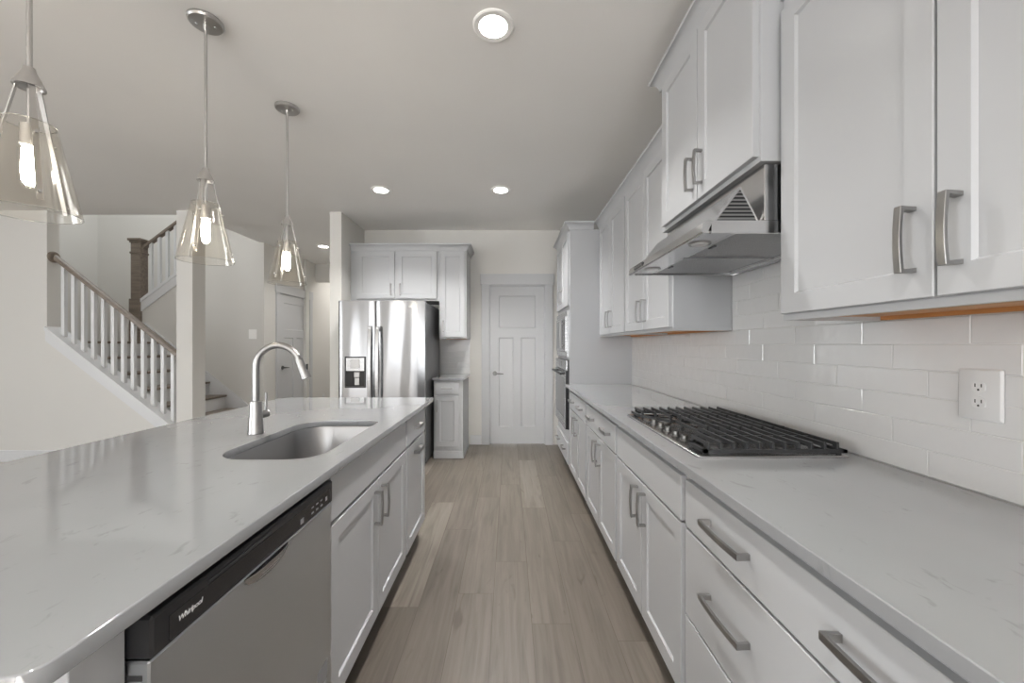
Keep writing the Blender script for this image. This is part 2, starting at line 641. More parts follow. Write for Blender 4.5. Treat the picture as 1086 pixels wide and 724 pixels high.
def door3(bm, u0, u1, z0, z1, t=0.04):
    """flat three panel craftsman door, front at y=-t."""
    w = u1 - u0
    st = 0.115
    # stiles and rails as a grid with recessed panels
    mid = (u0 + u1) / 2
    zr = z0 + 0.735 * (z1 - z0)
    panels = [(u0 + st, u1 - st, zr + 0.0, z1 - 0.125), (u0 + st, mid - 0.05, z0 + 0.215, zr - 0.125), (mid + 0.05, u1 - st, z0 + 0.215, zr - 0.125)]
    us = sorted({u0, u1, u0 + st, u1 - st, mid - 0.05, mid + 0.05})
    zs = sorted({z0, z1, z0 + 0.215, zr - 0.125, zr, z1 - 0.125})
    V = {}
    def vv(u, z):
        k = (round(u, 5), round(z, 5))
        if k not in V: V[k] = bm.verts.new((u, -t, z))
        return V[k]
    fs = []
    def inside(a, b, c, d):
        for p in panels:
            if a >= p[0] - 1e-6 and b <= p[1] + 1e-6 and c >= p[2] - 1e-6 and d <= p[3] + 1e-6: return True
        return False
    for a, b in zip(us, us[1:]):
        for c, d in zip(zs, zs[1:]):
            if not inside(a, b, c, d):
                fs.append(bm.faces.new([vv(a, c), vv(b, c), vv(b, d), vv(a, d)]))
    for (a, b, c, d) in panels:
        uu = [x for x in us if a - 1e-6 <= x <= b + 1e-6]
        zz = [x for x in zs if c - 1e-6 <= x <= d + 1e-6]
        loop = [vv(x, c) for x in uu] + [vv(b, x) for x in zz[1:]] + [vv(x, d) for x in uu[::-1][1:]] + [vv(a, x) for x in zz[::-1][1:-1]]
        cu, cz = (a + b) / 2, (c + d) / 2
        inner = []
        for q in loop:
            du = 0.009 * (1 if q.co.x < cu - 1e-6 and abs(q.co.x - a) < 1e-6 else -1 if abs(q.co.x - b) < 1e-6 else 0)
            dz = 0.009 * (1 if abs(q.co.z - c) < 1e-6 else -1 if abs(q.co.z - d) < 1e-6 else 0)
            inner.append(bm.verts.new((q.co.x + du, -t + 0.011, q.co.z + dz)))
        n = len(loop)
        for i in range(n):
            fs.append(bm.faces.new([loop[i], loop[(i + 1) % n], inner[(i + 1) % n], inner[i]]))
        fs.append(bm.faces.new(inner))
    # sides and back
    outer = [vv(x, z0) for x in us] + [vv(u1, x) for x in zs[1:]] + [vv(x, z1) for x in us[::-1][1:]] + [vv(u0, x) for x in zs[::-1][1:-1]]
    back = [bm.verts.new((q.co.x, 0, q.co.z)) for q in outer]
    n = len(outer)
    for i in range(n):
        fs.append(bm.faces.new([outer[(i + 1) % n], outer[i], back[i], back[(i + 1) % n]]))
    fs.append(bm.faces.new(back[::-1]))
    bmesh.ops.recalc_face_normals(bm, faces=fs)


def casing(name, facing, plane, u0, u1, ztop):
    bm = nb()
    w = 0.10
    box(bm, u0 - w, u0, -0.02, 0, 0.001, ztop + 0.005, bev=0.002)
    box(bm, u1, u1 + w, -0.02, 0, 0.001, ztop + 0.005, bev=0.002)
    box(bm, u0 - w - 0.014, u1 + w + 0.014, -0.026, 0, ztop + 0.005, ztop + 0.145, bev=0.002)
    # jamb
    box(bm, u0 - 0.018, u0 + 0.004, 0, 0.12, 0.001, ztop, bev=0)
    box(bm, u1 - 0.004, u1 + 0.018, 0, 0.12, 0.001, ztop, bev=0)
    box(bm, u0 - 0.018, u1 + 0.018, 0, 0.12, ztop - 0.004, ztop + 0.018, bev=0)
    struct(name, xf(bm, face_m(facing, plane)), M['door'])


def lever(bm, u, z, y, d):
    cyl(bm, (u, y, z), (u, y - 0.012, z), 0.031, 0.028)
    cyl(bm, (u, y - 0.012, z), (u, y - 0.045, z), 0.011)
    tube(bm, [(u, y - 0.045, z), (u + d * 0.05, y - 0.048, z), (u + d * 0.11, y - 0.045, z - 0.004)], [0.011, 0.009, 0.007], 12)


casing('trim_1', '-Y', YB, DX0, DX1, DZ)
bm = nb()
door3(bm, DX0 + 0.006, DX1 - 0.006, 0.008, DZ - 0.006)
d = struct('door_1', xf(bm, face_m('-Y', YB + 0.07)), M['door'])
bm = nb()
lever(bm, DX0 + 0.07, 0.915, -0.04, 1)
mesh_obj('door_handle', xf(bm, face_m('-Y', YB + 0.07)), M['darknickel'], d)

casing('trim_2', '+X', -3.54, D2A, D2B, D2Z)
bm = nb()
door3(bm, D2A + 0.006, D2B - 0.006, 0.008, D2Z - 0.006)
d = struct('door_2', xf(bm, face_m('+X', -3.58)), M['door'])
bm = nb()
lever(bm, D2A + 0.08, 0.93, -0.04, 1)
mesh_obj('door_handle', xf(bm, face_m('+X', -3.58)), M['darknickel'], d)
for z in (0.25, 1.12, 1.85):
    bm = nb()
    cyl(bm, (D2B - 0.004, -0.047, z - 0.045), (D2B - 0.004, -0.047, z + 0.045), 0.008, seg=10)
    box(bm, D2B - 0.012, D2B - 0.004, -0.044, -0.0395, z - 0.045, z + 0.045)
    mesh_obj('hinge', xf(bm, face_m('+X', -3.58)), M['nickel'], d)


# ------------------------------------------------------------------ tile backsplash
def tiles(name, facing, plane, u0, u1, rows, tw=0.305, th=0.0742, seed=1, stag=0.1017, uoff=0.0):
    """rows: list of (z0, z1, u0, u1); a bevelled, slightly tilted body for each tile over a bed of grout."""
    rg = random.Random(seed)
    bm = nb()
    g = 0.0007
    for k, (za, zb, ra, rb) in enumerate(rows):
        box(bm, ra, rb, -0.004, 0.0, za, zb)
    ng = len(bm.faces)
    for k, (za, zb, ra, rb) in enumerate(rows):
        s = uoff - (k % 3) * stag
        j = math.floor((ra - s) / tw)
        while s + j * tw < rb:
            a, b = max(ra, s + j * tw), min(rb, s + (j + 1) * tw)
            j += 1
            if b - a < 0.006: continue
            tu, tz = rg.uniform(-0.0005, 0.0005), rg.uniform(-0.0005, 0.0005)
            f0, f1 = -0.004, -0.0058
            q = [(a + g, za + g, -1, -1), (b - g, za + g, 1, -1), (b - g, zb - g, 1, 1), (a + g, zb - g, -1, 1)]
            o0 = [bm.verts.new((u, f0, z)) for u, z, _, _ in q]
            o1 = [bm.verts.new((u, f1 + 0.001, z)) for u, z, _, _ in q]
            o2 = [bm.verts.new((u - 0.0022 * du, f1 - 0.0004 + tu * du + tz * dz, z - 0.0022 * dz)) for u, z, du, dz in q]
            for A, B in ((o0, o1), (o1, o2)):
                for f in skin(bm, A, B): f.material_index = 0
            bm.faces.new(o2)
    bm.faces.ensure_lookup_table()
    for i in range(ng): bm.faces[i].material_index = 1
    bmesh.ops.recalc_face_normals(bm, faces=bm.faces)
    return tag(mesh_obj(name, xf(bm, face_m(facing, plane)), [M['tile'], M['grout']], loc=(0, 0, 0), angle=20), kind='structure')


ZC = 0.912         # counter top height
rows = []
Y_T0, Y_T1 = -0.6, 3.735
for k in range(6):
    z0 = ZC + 0.001 + (5 - k) * 0.0742 - 0.001
    rows.append((z0, z0 + 0.0742, Y_T0, Y_T1))
up = []
for k in range(7):
    z0 = ZC + 6 * 0.0742 + k * 0.0742
    up.append((z0, min(z0 + 0.0742, 1.86), 1.236, 2.055))
tiles('trim_backsplash', '-X', XW + 0.012, Y_T0, Y_T1, [(r[0], min(r[1], 1.356), r[2], r[3]) for r in rows[:1]] + rows[1:], uoff=0.993)
tiles('trim_hood_backsplash', '-X', XW + 0.012, 1.2, 2.06, up, uoff=0.89, seed=4)
tiles('trim_fridge_backsplash', '-Y', YB, -0.89, -0.505, [(ZC + k * 0.0742, min(ZC + (k + 1) * 0.0742, 1.356), -0.89, -0.505) for k in range(6)], uoff=-0.87, seed=5)


# ------------------------------------------------------------------ cabinetry
DT = 0.020


def shaker(bm, u0, u1, z0, z1, t=DT, rail=0.058, rec=0.008):
    b = 0.0018
    def lp(i, y): return [(u0 + i, y, z0 + i), (u1 - i, y, z0 + i), (u1 - i, y, z1 - i), (u0 + i, y, z1 - i)]
    loft(bm, [lp(0, 0), lp(0, -t + b), lp(b, -t), lp(rail, -t), lp(rail + 0.005, -t + rec)], True, True)


def slab(bm, u0, u1, z0, z1, t=DT):
    b = 0.0018
    def lp(i, y): return [(u0 + i, y, z0 + i), (u1 - i, y, z0 + i), (u1 - i, y, z1 - i), (u0 + i, y, z1 - i)]
    loft(bm, [lp(0, 0), lp(0, -t + b), lp(b, -t)], True, True)


def pull(bm, u, z, L=0.14, horiz=False, y=-DT, w=0.0155, dep=0.033):
    """flat bowed bar pull on two splayed legs."""
    h = L / 2
    N = 8
    outer = [(y, -h + 0.002)] + [(y - dep - 0.004 * math.cos(PI * s / 2), s * h) for s in [(-1 + 2 * i / N) for i in range(N + 1)]] + [(y, h - 0.002)]
    inner = [(y, h - 0.011)] + [(y - dep + 0.0075 - 0.004 * math.cos(PI * s / 2), s * (h - 0.008)) for s in [(1 - 2 * i / N) for i in range(N + 1)]] + [(y, -h + 0.011)]
    poly = outer + inner
    t = nb()
    prism(t, poly, 'x', -w / 2, w / 2, 0.0008)
    if horiz:
        bmesh.ops.rotate(t, verts=t.verts, cent=(0, 0, 0), matrix=Matrix.Rotation(PI / 2, 3, 'Y'))
    bmesh.ops.translate(t, verts=t.verts, vec=(u, 0, z))
    me = bpy.data.meshes.new('tmp')
    t.to_mesh(me); t.free()
    bm.from_mesh(me)
    bpy.data.meshes.remove(me)


CROWN = [(0.0, 0.0), (0.010, 0.0), (0.012, 0.010), (0.018, 0.026), (0.030, 0.044), (0.044, 0.054), (0.052, 0.057), (0.055, 0.070), (0.0, 0.070)]


def crown(bm, path, z):
    """sweep the crown profile along an XY path; outward is to the right of travel."""
    P = [Vector(p) for p in path]
    loops = []
    for i, p in enumerate(P):
        ns = []
        if i > 0:
            d_ = (P[i] - P[i - 1]).normalized(); ns.append(Vector((d_.y, -d_.x)))
        if i < len(P) - 1:
            d_ = (P[i + 1] - P[i]).normalized(); ns.append(Vector((d_.y, -d_.x)))
        n = ns[0] if len(ns) == 1 else (ns[0] + ns[1]) / (1 + ns[0].dot(ns[1]))
        loops.append([(p.x + n.x * o, p.y + n.y * o, z + h) for o, h in CROWN])
    loft(bm, loops, True, True)


def cabinet(name, label, cat, facing, plane, back, u0, u1, z0, z1, doors=(), drawers=(), toe=True, frame_lip=0.0, body=None, group=None, bottom=None, crownpath=None, shoe=False):
    """doors: (u0,u1,z0,z1,pull) with pull None or (u,z,horizontal,length); drawers likewise with a list of pulls; all in the run's own axis."""
    mtx = face_m(facing, plane)
    dep = abs(back - plane)
    c = mtx @ Vector(((u0 + u1) / 2, dep / 2, z0))
    t = thing(name, label, cat, c, group)
    bm = nb()
    if body is not None:
        body(bm)
    elif toe:
        prism(bm, [(0, z0 + 0.105), (0, z1), (dep, z1), (dep, z0), (0.07, z0), (0.07, z0 + 0.105)], 'x', u0, u1)
    elif frame_lip:
        box(bm, u0, u1, 0.0, dep, z0 + frame_lip, z1, bev=0.001)
        box(bm, u0, u1, 0.0, 0.019, z0, z0 + frame_lip)
        box(bm, u0, u0 + 0.016, 0.019, dep, z0, z0 + frame_lip)
        box(bm, u1 - 0.016, u1, 0.019, dep, z0, z0 + frame_lip)
    else:
        box(bm, u0, u1, 0.0, dep, z0, z1, bev=0.001)
    mesh_obj('cabinet_body', xf(bm, mtx), M['cab'], t)
    if frame_lip:
        bm = nb()
        box(bm, u0 + 0.017, u1 - 0.017, 0.02, dep - 0.002, z0 + frame_lip - 0.006, z0 + frame_lip - 0.0005)
        box(bm, u0 + 0.017, u1 - 0.017, dep - 0.02, dep - 0.002, z0 + 0.001, z0 + frame_lip - 0.006)
        mesh_obj('bottom_panel', xf(bm, mtx), M['birch'], t)
    if crownpath:
        bm = nb()
        crown(bm, crownpath, z1 - 0.002)
        mesh_obj('crown_moulding', bm, M['cab'], t)
    for (a, b, c_, d_, pl) in doors:
        bm = nb()
        shaker(bm, a, b, c_, d_)
        dd = mesh_obj('door', xf(bm, mtx), M['cab'], t)
        if pl:
            bm = nb()
            pull(bm, pl[0], pl[1], pl[3] if len(pl) > 3 else 0.14, pl[2])
            mesh_obj('handle', xf(bm, mtx), M['nickel'], dd)
    for (a, b, c_, d_, pls) in drawers:
        bm = nb()
        slab(bm, a, b, c_, d_)
        dd = mesh_obj('drawer_front', xf(bm, mtx), M['cab'], t)
        for pl in pls:
            bm = nb()
            pull(bm, pl[0], pl[1], pl[3] if len(pl) > 3 else 0.14, pl[2])
            mesh_obj('handle', xf(bm, mtx), M['nickel'], dd)
    return t


# --- right hand base run
XF = 0.582
ZBT = 0.883
XBK = XW + 0.01
B0, B1, B2, B3, B4 = 0.345, 1.265, 2.062, 2.865, 3.738
# drawer stack nearest the camera
cabinet('base_cabinet', 'grey three-drawer base cabinet nearest the camera on the right, with two pulls per drawer', 'cabinet', '-X', XF, XBK, B0, B1 - 0.001, 0, ZBT,
        drawers=[(0.362, 1.248, 0.706, 0.853, [(1.005, 0.785, True, 0.19), (0.575, 0.785, True, 0.19)]),
                 (0.362, 1.248, 0.43, 0.698, [(1.005, 0.577, True, 0.19), (0.575, 0.577, True, 0.19)]),
                 (0.362, 1.248, 0.135, 0.422, [(1.005, 0.30, True, 0.19), (0.575, 0.30, True, 0.19)])], group='grey base cabinets on the right')
cabinet('base_cabinet', 'grey two-door base cabinet with blank drawer panel under the gas cooktop', 'cabinet', '-X', XF, XBK, B1, B2 - 0.001, 0, ZBT,
        doors=[(1.282, 1.661, 0.135, 0.698, (1.618, 0.60, False)), (1.667, 2.045, 0.135, 0.698, (1.71, 0.60, False))],
        drawers=[(1.282, 2.045, 0.706, 0.853, [])], group='grey base cabinets on the right')
cabinet('base_cabinet', 'grey base cabinet just beyond the cooktop, wide two-pull drawer over two doors', 'cabinet', '-X', XF, XBK, B2, B3 - 0.001, 0, ZBT,
        doors=[(2.078, 2.461, 0.135, 0.698, (2.418, 0.60, False)), (2.467, 2.849, 0.135, 0.698, (2.51, 0.60, False))],
        drawers=[(2.078, 2.849, 0.706, 0.853, [(2.25, 0.785, True, 0.16), (2.66, 0.785, True, 0.16)])], group='grey base cabinets on the right')
cabinet('base_cabinet', 'farthest grey base cabinet on the right, against the tall oven cabinet', 'cabinet', '-X', XF, XBK, B3, B4, 0, ZBT,
        doors=[(2.881, 3.262, 0.135, 0.698, (3.22, 0.60, False)), (3.268, 3.65, 0.135, 0.698, (3.31, 0.60, False))],
        drawers=[(2.881, 3.65, 0.706, 0.853, [(3.07, 0.785, True, 0.16), (3.46, 0.785, True, 0.16)])], group='grey base cabinets on the right')

bm = nb()
prism(bm, [(0.539, -0.6), (XW - 0.0005 + 0.002, -0.6), (XW - 0.0005 + 0.002, 3.738), (0.539, 3.738)], 'z', ZBT + 0.001, ZC, 0.002)
tag(mesh_obj('countertop', bm, M['quartz']), 'long white quartz countertop along the right wall under the tile', 'countertop')

# --- right hand wall cabinets
XU = 0.865
U1, U2, U3 = 2.062, 2.872, 3.738
UZ0, UZ1 = 1.357, 2.385
cabinet('wall_cabinet', 'grey two-door wall cabinet between the hood and the next wall cabinet', 'cabinet', '-X', XU, XBK, U1, U2 - 0.001, UZ0, UZ1, toe=False, frame_lip=0.018,
        doors=[(2.078, 2.464, 1.377, 2.372, (2.425, 1.495, False)), (2.470, 2.856, 1.377, 2.372, (2.509, 1.495, False))],
        crownpath=[(XU, U2 - 0.001), (XU, U1)], group='grey wall cabinets on the right')
cabinet('wall_cabinet', 'grey two-door wall cabinet touching the tall oven cabinet', 'cabinet', '-X', XU, XBK, U2, U3, UZ0, UZ1, toe=False, frame_lip=0.018,
        doors=[(2.888, 3.274, 1.377, 2.372, (3.235, 1.495, False)), (3.280, 3.666, 1.377, 2.372, (3.319, 1.495, False))],
        crownpath=[(XU, U3), (XU, U2)], group='grey wall cabinets on the right')
XH = 0.795
cabinet('wall_cabinet', 'raised deeper grey two-door wall cabinet directly above the range hood', 'cabinet', '-X', XH, XBK, 1.236, 2.03, 1.862, 2.60, toe=False,
        doors=[(1.246, 1.612, 1.88, 2.588, (1.577, 2.00, False)), (1.618, 1.990, 1.88, 2.588, (1.653, 2.00, False))],
        crownpath=[(XBK, 2.03), (XH, 2.03), (XH, 1.236), (XBK, 1.236)], group='grey wall cabinets on the right')
cabinet('wall_cabinet', 'large grey two-door wall cabinet nearest the camera above the outlet', 'cabinet', '-X', XU, XBK, 0.32, 1.2345, UZ0, UZ1 - 0.02, toe=False, frame_lip=0.018,
        doors=[(0.336, 0.774, 1.377, 2.318, (0.735, 1.50, False)), (0.780, 1.218, 1.377, 2.318, (0.819, 1.50, False))],
        crownpath=[(XU, 1.2345), (XU, 0.32)], group='grey wall cabinets on the right')

# --- tall oven cabinet
XT = 0.58
T0, T1 = 3.74, 4.62
def tall_body(bm):
    dep = XBK - XT
    box(bm, T0, T0 + 0.04, 0, dep, 0.105, 2.385)
    box(bm, T1 - 0.04, T1, 0, dep, 0.105, 2.385)
    box(bm, T0 + 0.04, T1 - 0.04, dep - 0.02, dep, 0.105, 2.385)
    for a, b in ((0.105, 0.46), (1.137, 1.163), (1.617, 2.385)):
        box(bm, T0 + 0.04, T1 - 0.04, 0, dep - 0.02, a, b)
    box(bm, T0, T1, 0.07, dep, 0, 0.105)
cabinet('oven_cabinet', 'tall grey cabinet holding the built-in microwave and oven beside the back door', 'cabinet', '-X', XT, XBK, T0, T1, 0, 2.385, body=tall_body,
        doors=[(3.76, 4.177, 1.665, 2.372, (4.138, 1.79, False)), (4.183, 4.60, 1.665, 2.372, (4.222, 1.79, False))],
        drawers=[(3.76, 4.60, 0.135, 0.335, [(3.97, 0.25, True, 0.16), (4.39, 0.25, True, 0.16)])],
        crownpath=[(XBK, T1), (XT, T1), (XT, T0), (XU - 0.06, T0)])

MT = face_m('-X', XT)
O0, O1 = 3.785, 4.575
oven = thing('wall_oven', 'built-in stainless single wall oven below the microwave in the tall cabinet', 'oven', MT @ Vector(((O0 + O1) / 2, 0.2, 0.462)))
bm = nb(); box(bm, O0 + 0.01, O1 - 0.01, 0.001, 0.5, 0.465, 1.132); mesh_obj('oven_body', xf(bm, MT), M['black'], oven)
bm = nb()
box(bm, O0, O1, -0.012, -0.001, 0.462, 1.136)
box(bm, O0 + 0.002, O1 - 0.002, -0.034, -0.012, 0.464, 1.03, 0.002)
mesh_obj('oven_door', xf(bm, MT), M['black'], oven)
bm = nb()
for a in ((O0 + 0.002, O1 - 0.002, 0.464, 0.56), (O0 + 0.002, O1 - 0.002, 0.955, 1.03), (O0 + 0.002, O0 + 0.05, 0.56, 0.955), (O1 - 0.05, O1 - 0.002, 0.56, 0.955)):
    box(bm, a[0], a[1], -0.037, -0.034, a[2], a[3])
mesh_obj('door_trim', xf(bm, MT), M['steel'], oven)
bm = nb(); box(bm, O0 + 0.052, O1 - 0.052, -0.036, -0.0345, 0.562, 0.953); mesh_obj('oven_window', xf(bm, MT), M['blackglass'], oven)
bm = nb(); box(bm, O0 + 0.002, O1 - 0.002, -0.033, -0.0125, 1.036, 1.134, 0.002); mesh_obj('control_panel', xf(bm, MT), M['steel'], oven)
bm = nb(); box(bm, 4.07, 4.30, -0.0345, -0.0332, 1.06, 1.112); mesh_obj('display', xf(bm, MT), M['blackglass'], oven)
bm = nb()
cyl(bm, (O0 + 0.05, -0.075, 1.0), (O1 - 0.05, -0.075, 1.0), 0.011)
for u in (O0 + 0.09, O1 - 0.09): cyl(bm, (u, -0.037, 1.0), (u, -0.075, 1.0), 0.008)
mesh_obj('handle', xf(bm, MT), M['iron'], oven)

mw = thing('microwave', 'built-in stainless microwave with dark window above the wall oven', 'microwave', MT @ Vector(((O0 + O1) / 2, 0.2, 1.165)))
bm = nb(); box(bm, O0 + 0.01, O1 - 0.01, 0.001, 0.42, 1.168, 1.612); mesh_obj('microwave_body', xf(bm, MT), M['black'], mw)
bm = nb()
for a in ((O0, O1, 1.165, 1.215), (O0, O1, 1.565, 1.615), (O0, O0 + 0.045, 1.215, 1.565), (O1 - 0.045, O1, 1.215, 1.565)):
    box(bm, a[0], a[1], -0.022, -0.001, a[2], a[3], 0.001)
mesh_obj('trim_frame', xf(bm, MT), M['steel'], mw)
bm = nb(); box(bm, O0 + 0.047, O1 - 0.047, -0.034, -0.001, 1.218, 1.562, 0.002); mesh_obj('microwave_door', xf(bm, MT), M['steel'], mw)
bm = nb(); box(bm, O0 + 0.2, O1 - 0.075, -0.0365, -0.0342, 1.245, 1.535); mesh_obj('microwave_window', xf(bm, MT), M['blackglass'], mw)
bm = nb(); box(bm, O0 + 0.055, O0 + 0.17, -0.036, -0.0342, 1.245, 1.535); mesh_obj('control_panel', xf(bm, MT), M['blackglass'], mw)
bm = nb()
cyl(bm, (O0 + 0.185, -0.06, 1.25), (O0 + 0.185, -0.06, 1.53), 0.008, seg=14)
for z in (1.28, 1.50): cyl(bm, (O0 + 0.185, -0.034, z), (O0 + 0.185, -0.06, z), 0.006, seg=10)
mesh_obj('handle', xf(bm, MT), M['nickel'], mw)

# --- fridge wall cabinets
YU = 4.60
cabinet('wall_cabinet', 'wide grey two-door cabinet above the stainless refrigerator', 'cabinet', '-Y', YU, YB, -1.862, -0.822, 1.80, 2.398, toe=False,
        doors=[(-1.782, -1.345, 1.826, 2.378, (-1.382, 1.93, False)), (-1.312, -0.848, 1.826, 2.378, (-1.275, 1.93, False))],
        crownpath=[(-1.862, YU), (-0.822, YU)])
cabinet('wall_cabinet', 'narrow tall grey one-door wall cabinet right of the refrigerator', 'cabinet', '-Y', YU, YB, -0.821, -0.500, UZ0, 2.398, toe=False, frame_lip=0.018,
        doors=[(-0.803, -0.518, 1.377, 2.378, (-0.772, 1.50, False))],
        crownpath=[(-0.821, YU), (-0.500, YU), (-0.500, YB)])
def narrow_body(bm):
    box(bm, -0.855, -0.525, 0, YB - 4.435, 0.10, ZBT)
    box(bm, -0.855, -0.525, 0.0, YB - 4.435, 0.0, 0.10)
    box(bm, -0.858, -0.520, -0.012, 0.0, 0.001, 0.085, 0.003)
    box(bm, -0.525, -0.513, -0.012, YB - 4.435, 0.001, 0.02, 0.003)
cabinet('base_cabinet', 'narrow grey base cabinet with one drawer and door right of the refrigerator', 'cabinet', '-Y', 4.435, YB, -0.855, -0.525, 0, ZBT, body=narrow_body,
        doors=[(-0.838, -0.565, 0.135, 0.712, (-0.808, 0.60, False))],
        drawers=[(-0.838, -0.565, 0.73, 0.858, [(-0.70, 0.795, True, 0.13)])])
bm = nb()
box(bm, -0.868, -0.505, 4.405, YB - 0.0085, ZBT + 0.001, ZC, 0.002)
tag(mesh_obj('countertop', bm, M['quartz']), 'short white quartz countertop on the narrow cabinet beside the refrigerator', 'countertop')


# ------------------------------------------------------------------ cooktop
CT0, CT1, CX0, CX1 = 1.27, 2.045, 0.613, 1.11
ct = thing('gas_cooktop', 'black and stainless gas cooktop with cast iron grates set in the right counter', 'cooktop', ((CX0 + CX1) / 2, (CT0 + CT1) / 2, ZC))
bm = nb()
lo = rrect(CX0, CX1, CT0, CT1, 0.012, 4)
li = rrect(CX0 + 0.004, CX1 - 0.004, CT0 + 0.004, CT1 - 0.004, 0.010, 4)
lj = rrect(CX0 + 0.022, CX1 - 0.022, CT0 + 0.022, CT1 - 0.022, 0.012, 4)
lk = rrect(CX0 + 0.030, CX1 - 0.030, CT0 + 0.030, CT1 - 0.030, 0.012, 4)
loft(bm, [[(x, y, ZC + 0.0004) for x, y in lo], [(x, y, ZC + 0.006) for x, y in lo], [(x, y, ZC + 0.009) for x, y in li], [(x, y, ZC + 0.009) for x, y in lj], [(x, y, ZC + 0.004) for x, y in lk]], True, True)
mesh_obj('pan', bm, M['steel'], ct)

GZ0, GZ1 = ZC + 0.021, ZC + 0.050
barx = [0.655 + i * 0.0425 for i in range(11)]


def grate(ya, yb, kind):
    bm = nb()
    w = 0.0042
    for i, x in enumerate(barx):
        a, b = ya, yb
        if kind == 'mid' and i < 3: continue
        if kind == 'near' and i < 2: b = ya + 0.12 + 0.055 * i
        if kind == 'far' and i < 2: a = yb - 0.12 - 0.055 * i
        # bar with low sloped fins at both ends
        prism(bm, [(a, GZ0 + 0.004), (a + 0.002, GZ1), (a + 0.02, GZ1 - 0.001), (b - 0.02, GZ1 - 0.001), (b - 0.002, GZ1), (b, GZ0 + 0.004), (b - 0.012, GZ0 + 0.004), (b - 0.022, GZ0 + 0.016), (a + 0.022, GZ0 + 0.016), (a + 0.012, GZ0 + 0.004)], 'x', x - w, x + w, 0.001)
    xs0 = barx[3] - 0.02 if kind == 'mid' else barx[0] - 0.012
    x1 = barx[-1] + 0.016
    # base rim
    if kind == 'mid':
        rim = [(xs0, ya + 0.004), (x1, ya + 0.004), (x1, yb - 0.004), (xs0, yb - 0.004)]
    elif kind == 'near':
        rim = [(xs0, ya), (x1, ya), (x1, yb), (barx[2], yb), (barx[1] - 0.01, ya + 0.16), (xs0, ya + 0.10)]
    else:
        rim = [(xs0, yb), (x1, yb), (x1, ya), (barx[2], ya), (barx[1] - 0.01, yb - 0.16), (xs0, yb - 0.10)]
    n = len(rim)
    for i in range(n):
        p, q = Vector((*rim[i], 0)), Vector((*rim[(i + 1) % n], 0))
        dd = (q - p).normalized()
        s = Vector((-dd.y, dd.x, 0)) * 0.007
        p2, q2 = p - dd * 0.007, q + dd * 0.007
        prism(bm, [((p2 + s).x, (p2 + s).y), ((q2 + s).x, (q2 + s).y), ((q2 - s).x, (q2 - s).y), ((p2 - s).x, (p2 - s).y)], 'z', GZ0 - 0.005, GZ0 + 0.006)
    # cross bars and feet
    for f in (0.5,):
        y = ya + (yb - ya) * f
        box(bm, (barx[3] if kind == 'mid' else barx[2]) , x1, y - 0.005, y + 0.005, GZ0 + 0.012, GZ1 - 0.006)
    for x in ((barx[3], x1) if kind == 'mid' else (barx[0], x1)):
        for y in ((ya + 0.02, yb - 0.02) if x == x1 or kind == 'mid' else ((ya + 0.02,) if kind == 'near' else (yb - 0.02,))):
            cyl(bm, (x, y, ZC + 0.0085), (x, y, GZ0), 0.008, seg=10)
    mesh_obj('grate', bm, M['iron'], ct)


grate(1.283, 1.530, 'near')
grate(1.536, 1.779, 'mid')
grate(1.785, 2.032, 'far')


def burner(x, y, r):
    bm = nb()
    lathe(bm, [(r + 0.012, 0.0), (r + 0.012, 0.004), (r, 0.009), (r, 0.014)], (x, y, ZC + 0.0042), seg=28)
    o = mesh_obj('burner', bm, M['nickel'], ct)
    bm = nb()
    lathe(bm, [(r + 0.003, 0.0), (r + 0.004, 0.005), (r - 0.004, 0.008)], (x, y, ZC + 0.0185), seg=28)
    mesh_obj('burner_cap', bm, M['iron'], o)


for x, y, r in ((0.76, 1.42, 0.036), (0.985, 1.40, 0.030), (0.90, 1.657, 0.050), (0.76, 1.90, 0.030), (0.985, 1.91, 0.042)):
    burner(x, y, r)
for i in range(5):
    bm = nb()
    y = 1.50 + i * 0.078
    lathe(bm, [(0.017, 0.0), (0.016, 0.004), (0.0125, 0.006), (0.012, 0.018), (0.011, 0.020)], (0.672, y, ZC + 0.0043), seg=24)
    box(bm, 0.672 - 0.011, 0.672 + 0.011, y - 0.0025, y + 0.0025, ZC + 0.024, ZC + 0.028, 0.001)
    mesh_obj('knob', bm, M['darknickel'], ct)


# ------------------------------------------------------------------ range hood
HY0, HY1 = 1.247, 2.012
HB = 1.638
hood = thing('range_hood', 'stainless slanted range hood under the raised cabinet over the cooktop', 'range hood', (0.9, (HY0 + HY1) / 2, HB))
# shallow canopy pan, open below
bm = nb()
fz = [(0.62, HB), (0.614, HB + 0.004), (0.618, HB + 0.032), (0.634, HB + 0.040), (XW - 0.004, HB + 0.040), (XW - 0.004, HB), (XW - 0.016, HB), (XW - 0.016, HB + 0.030), (0.645, HB + 0.030), (0.632, HB)]
prism(bm, fz, 'y', HY0, HY1)
box(bm, 0.645, XW - 0.016, HY0, HY0 + 0.012, HB, HB + 0.030)
box(bm, 0.645, XW - 0.016, HY1 - 0.012, HY1, HB, HB + 0.030)
mesh_obj('canopy', bm, M['hoodsteel'], hood)
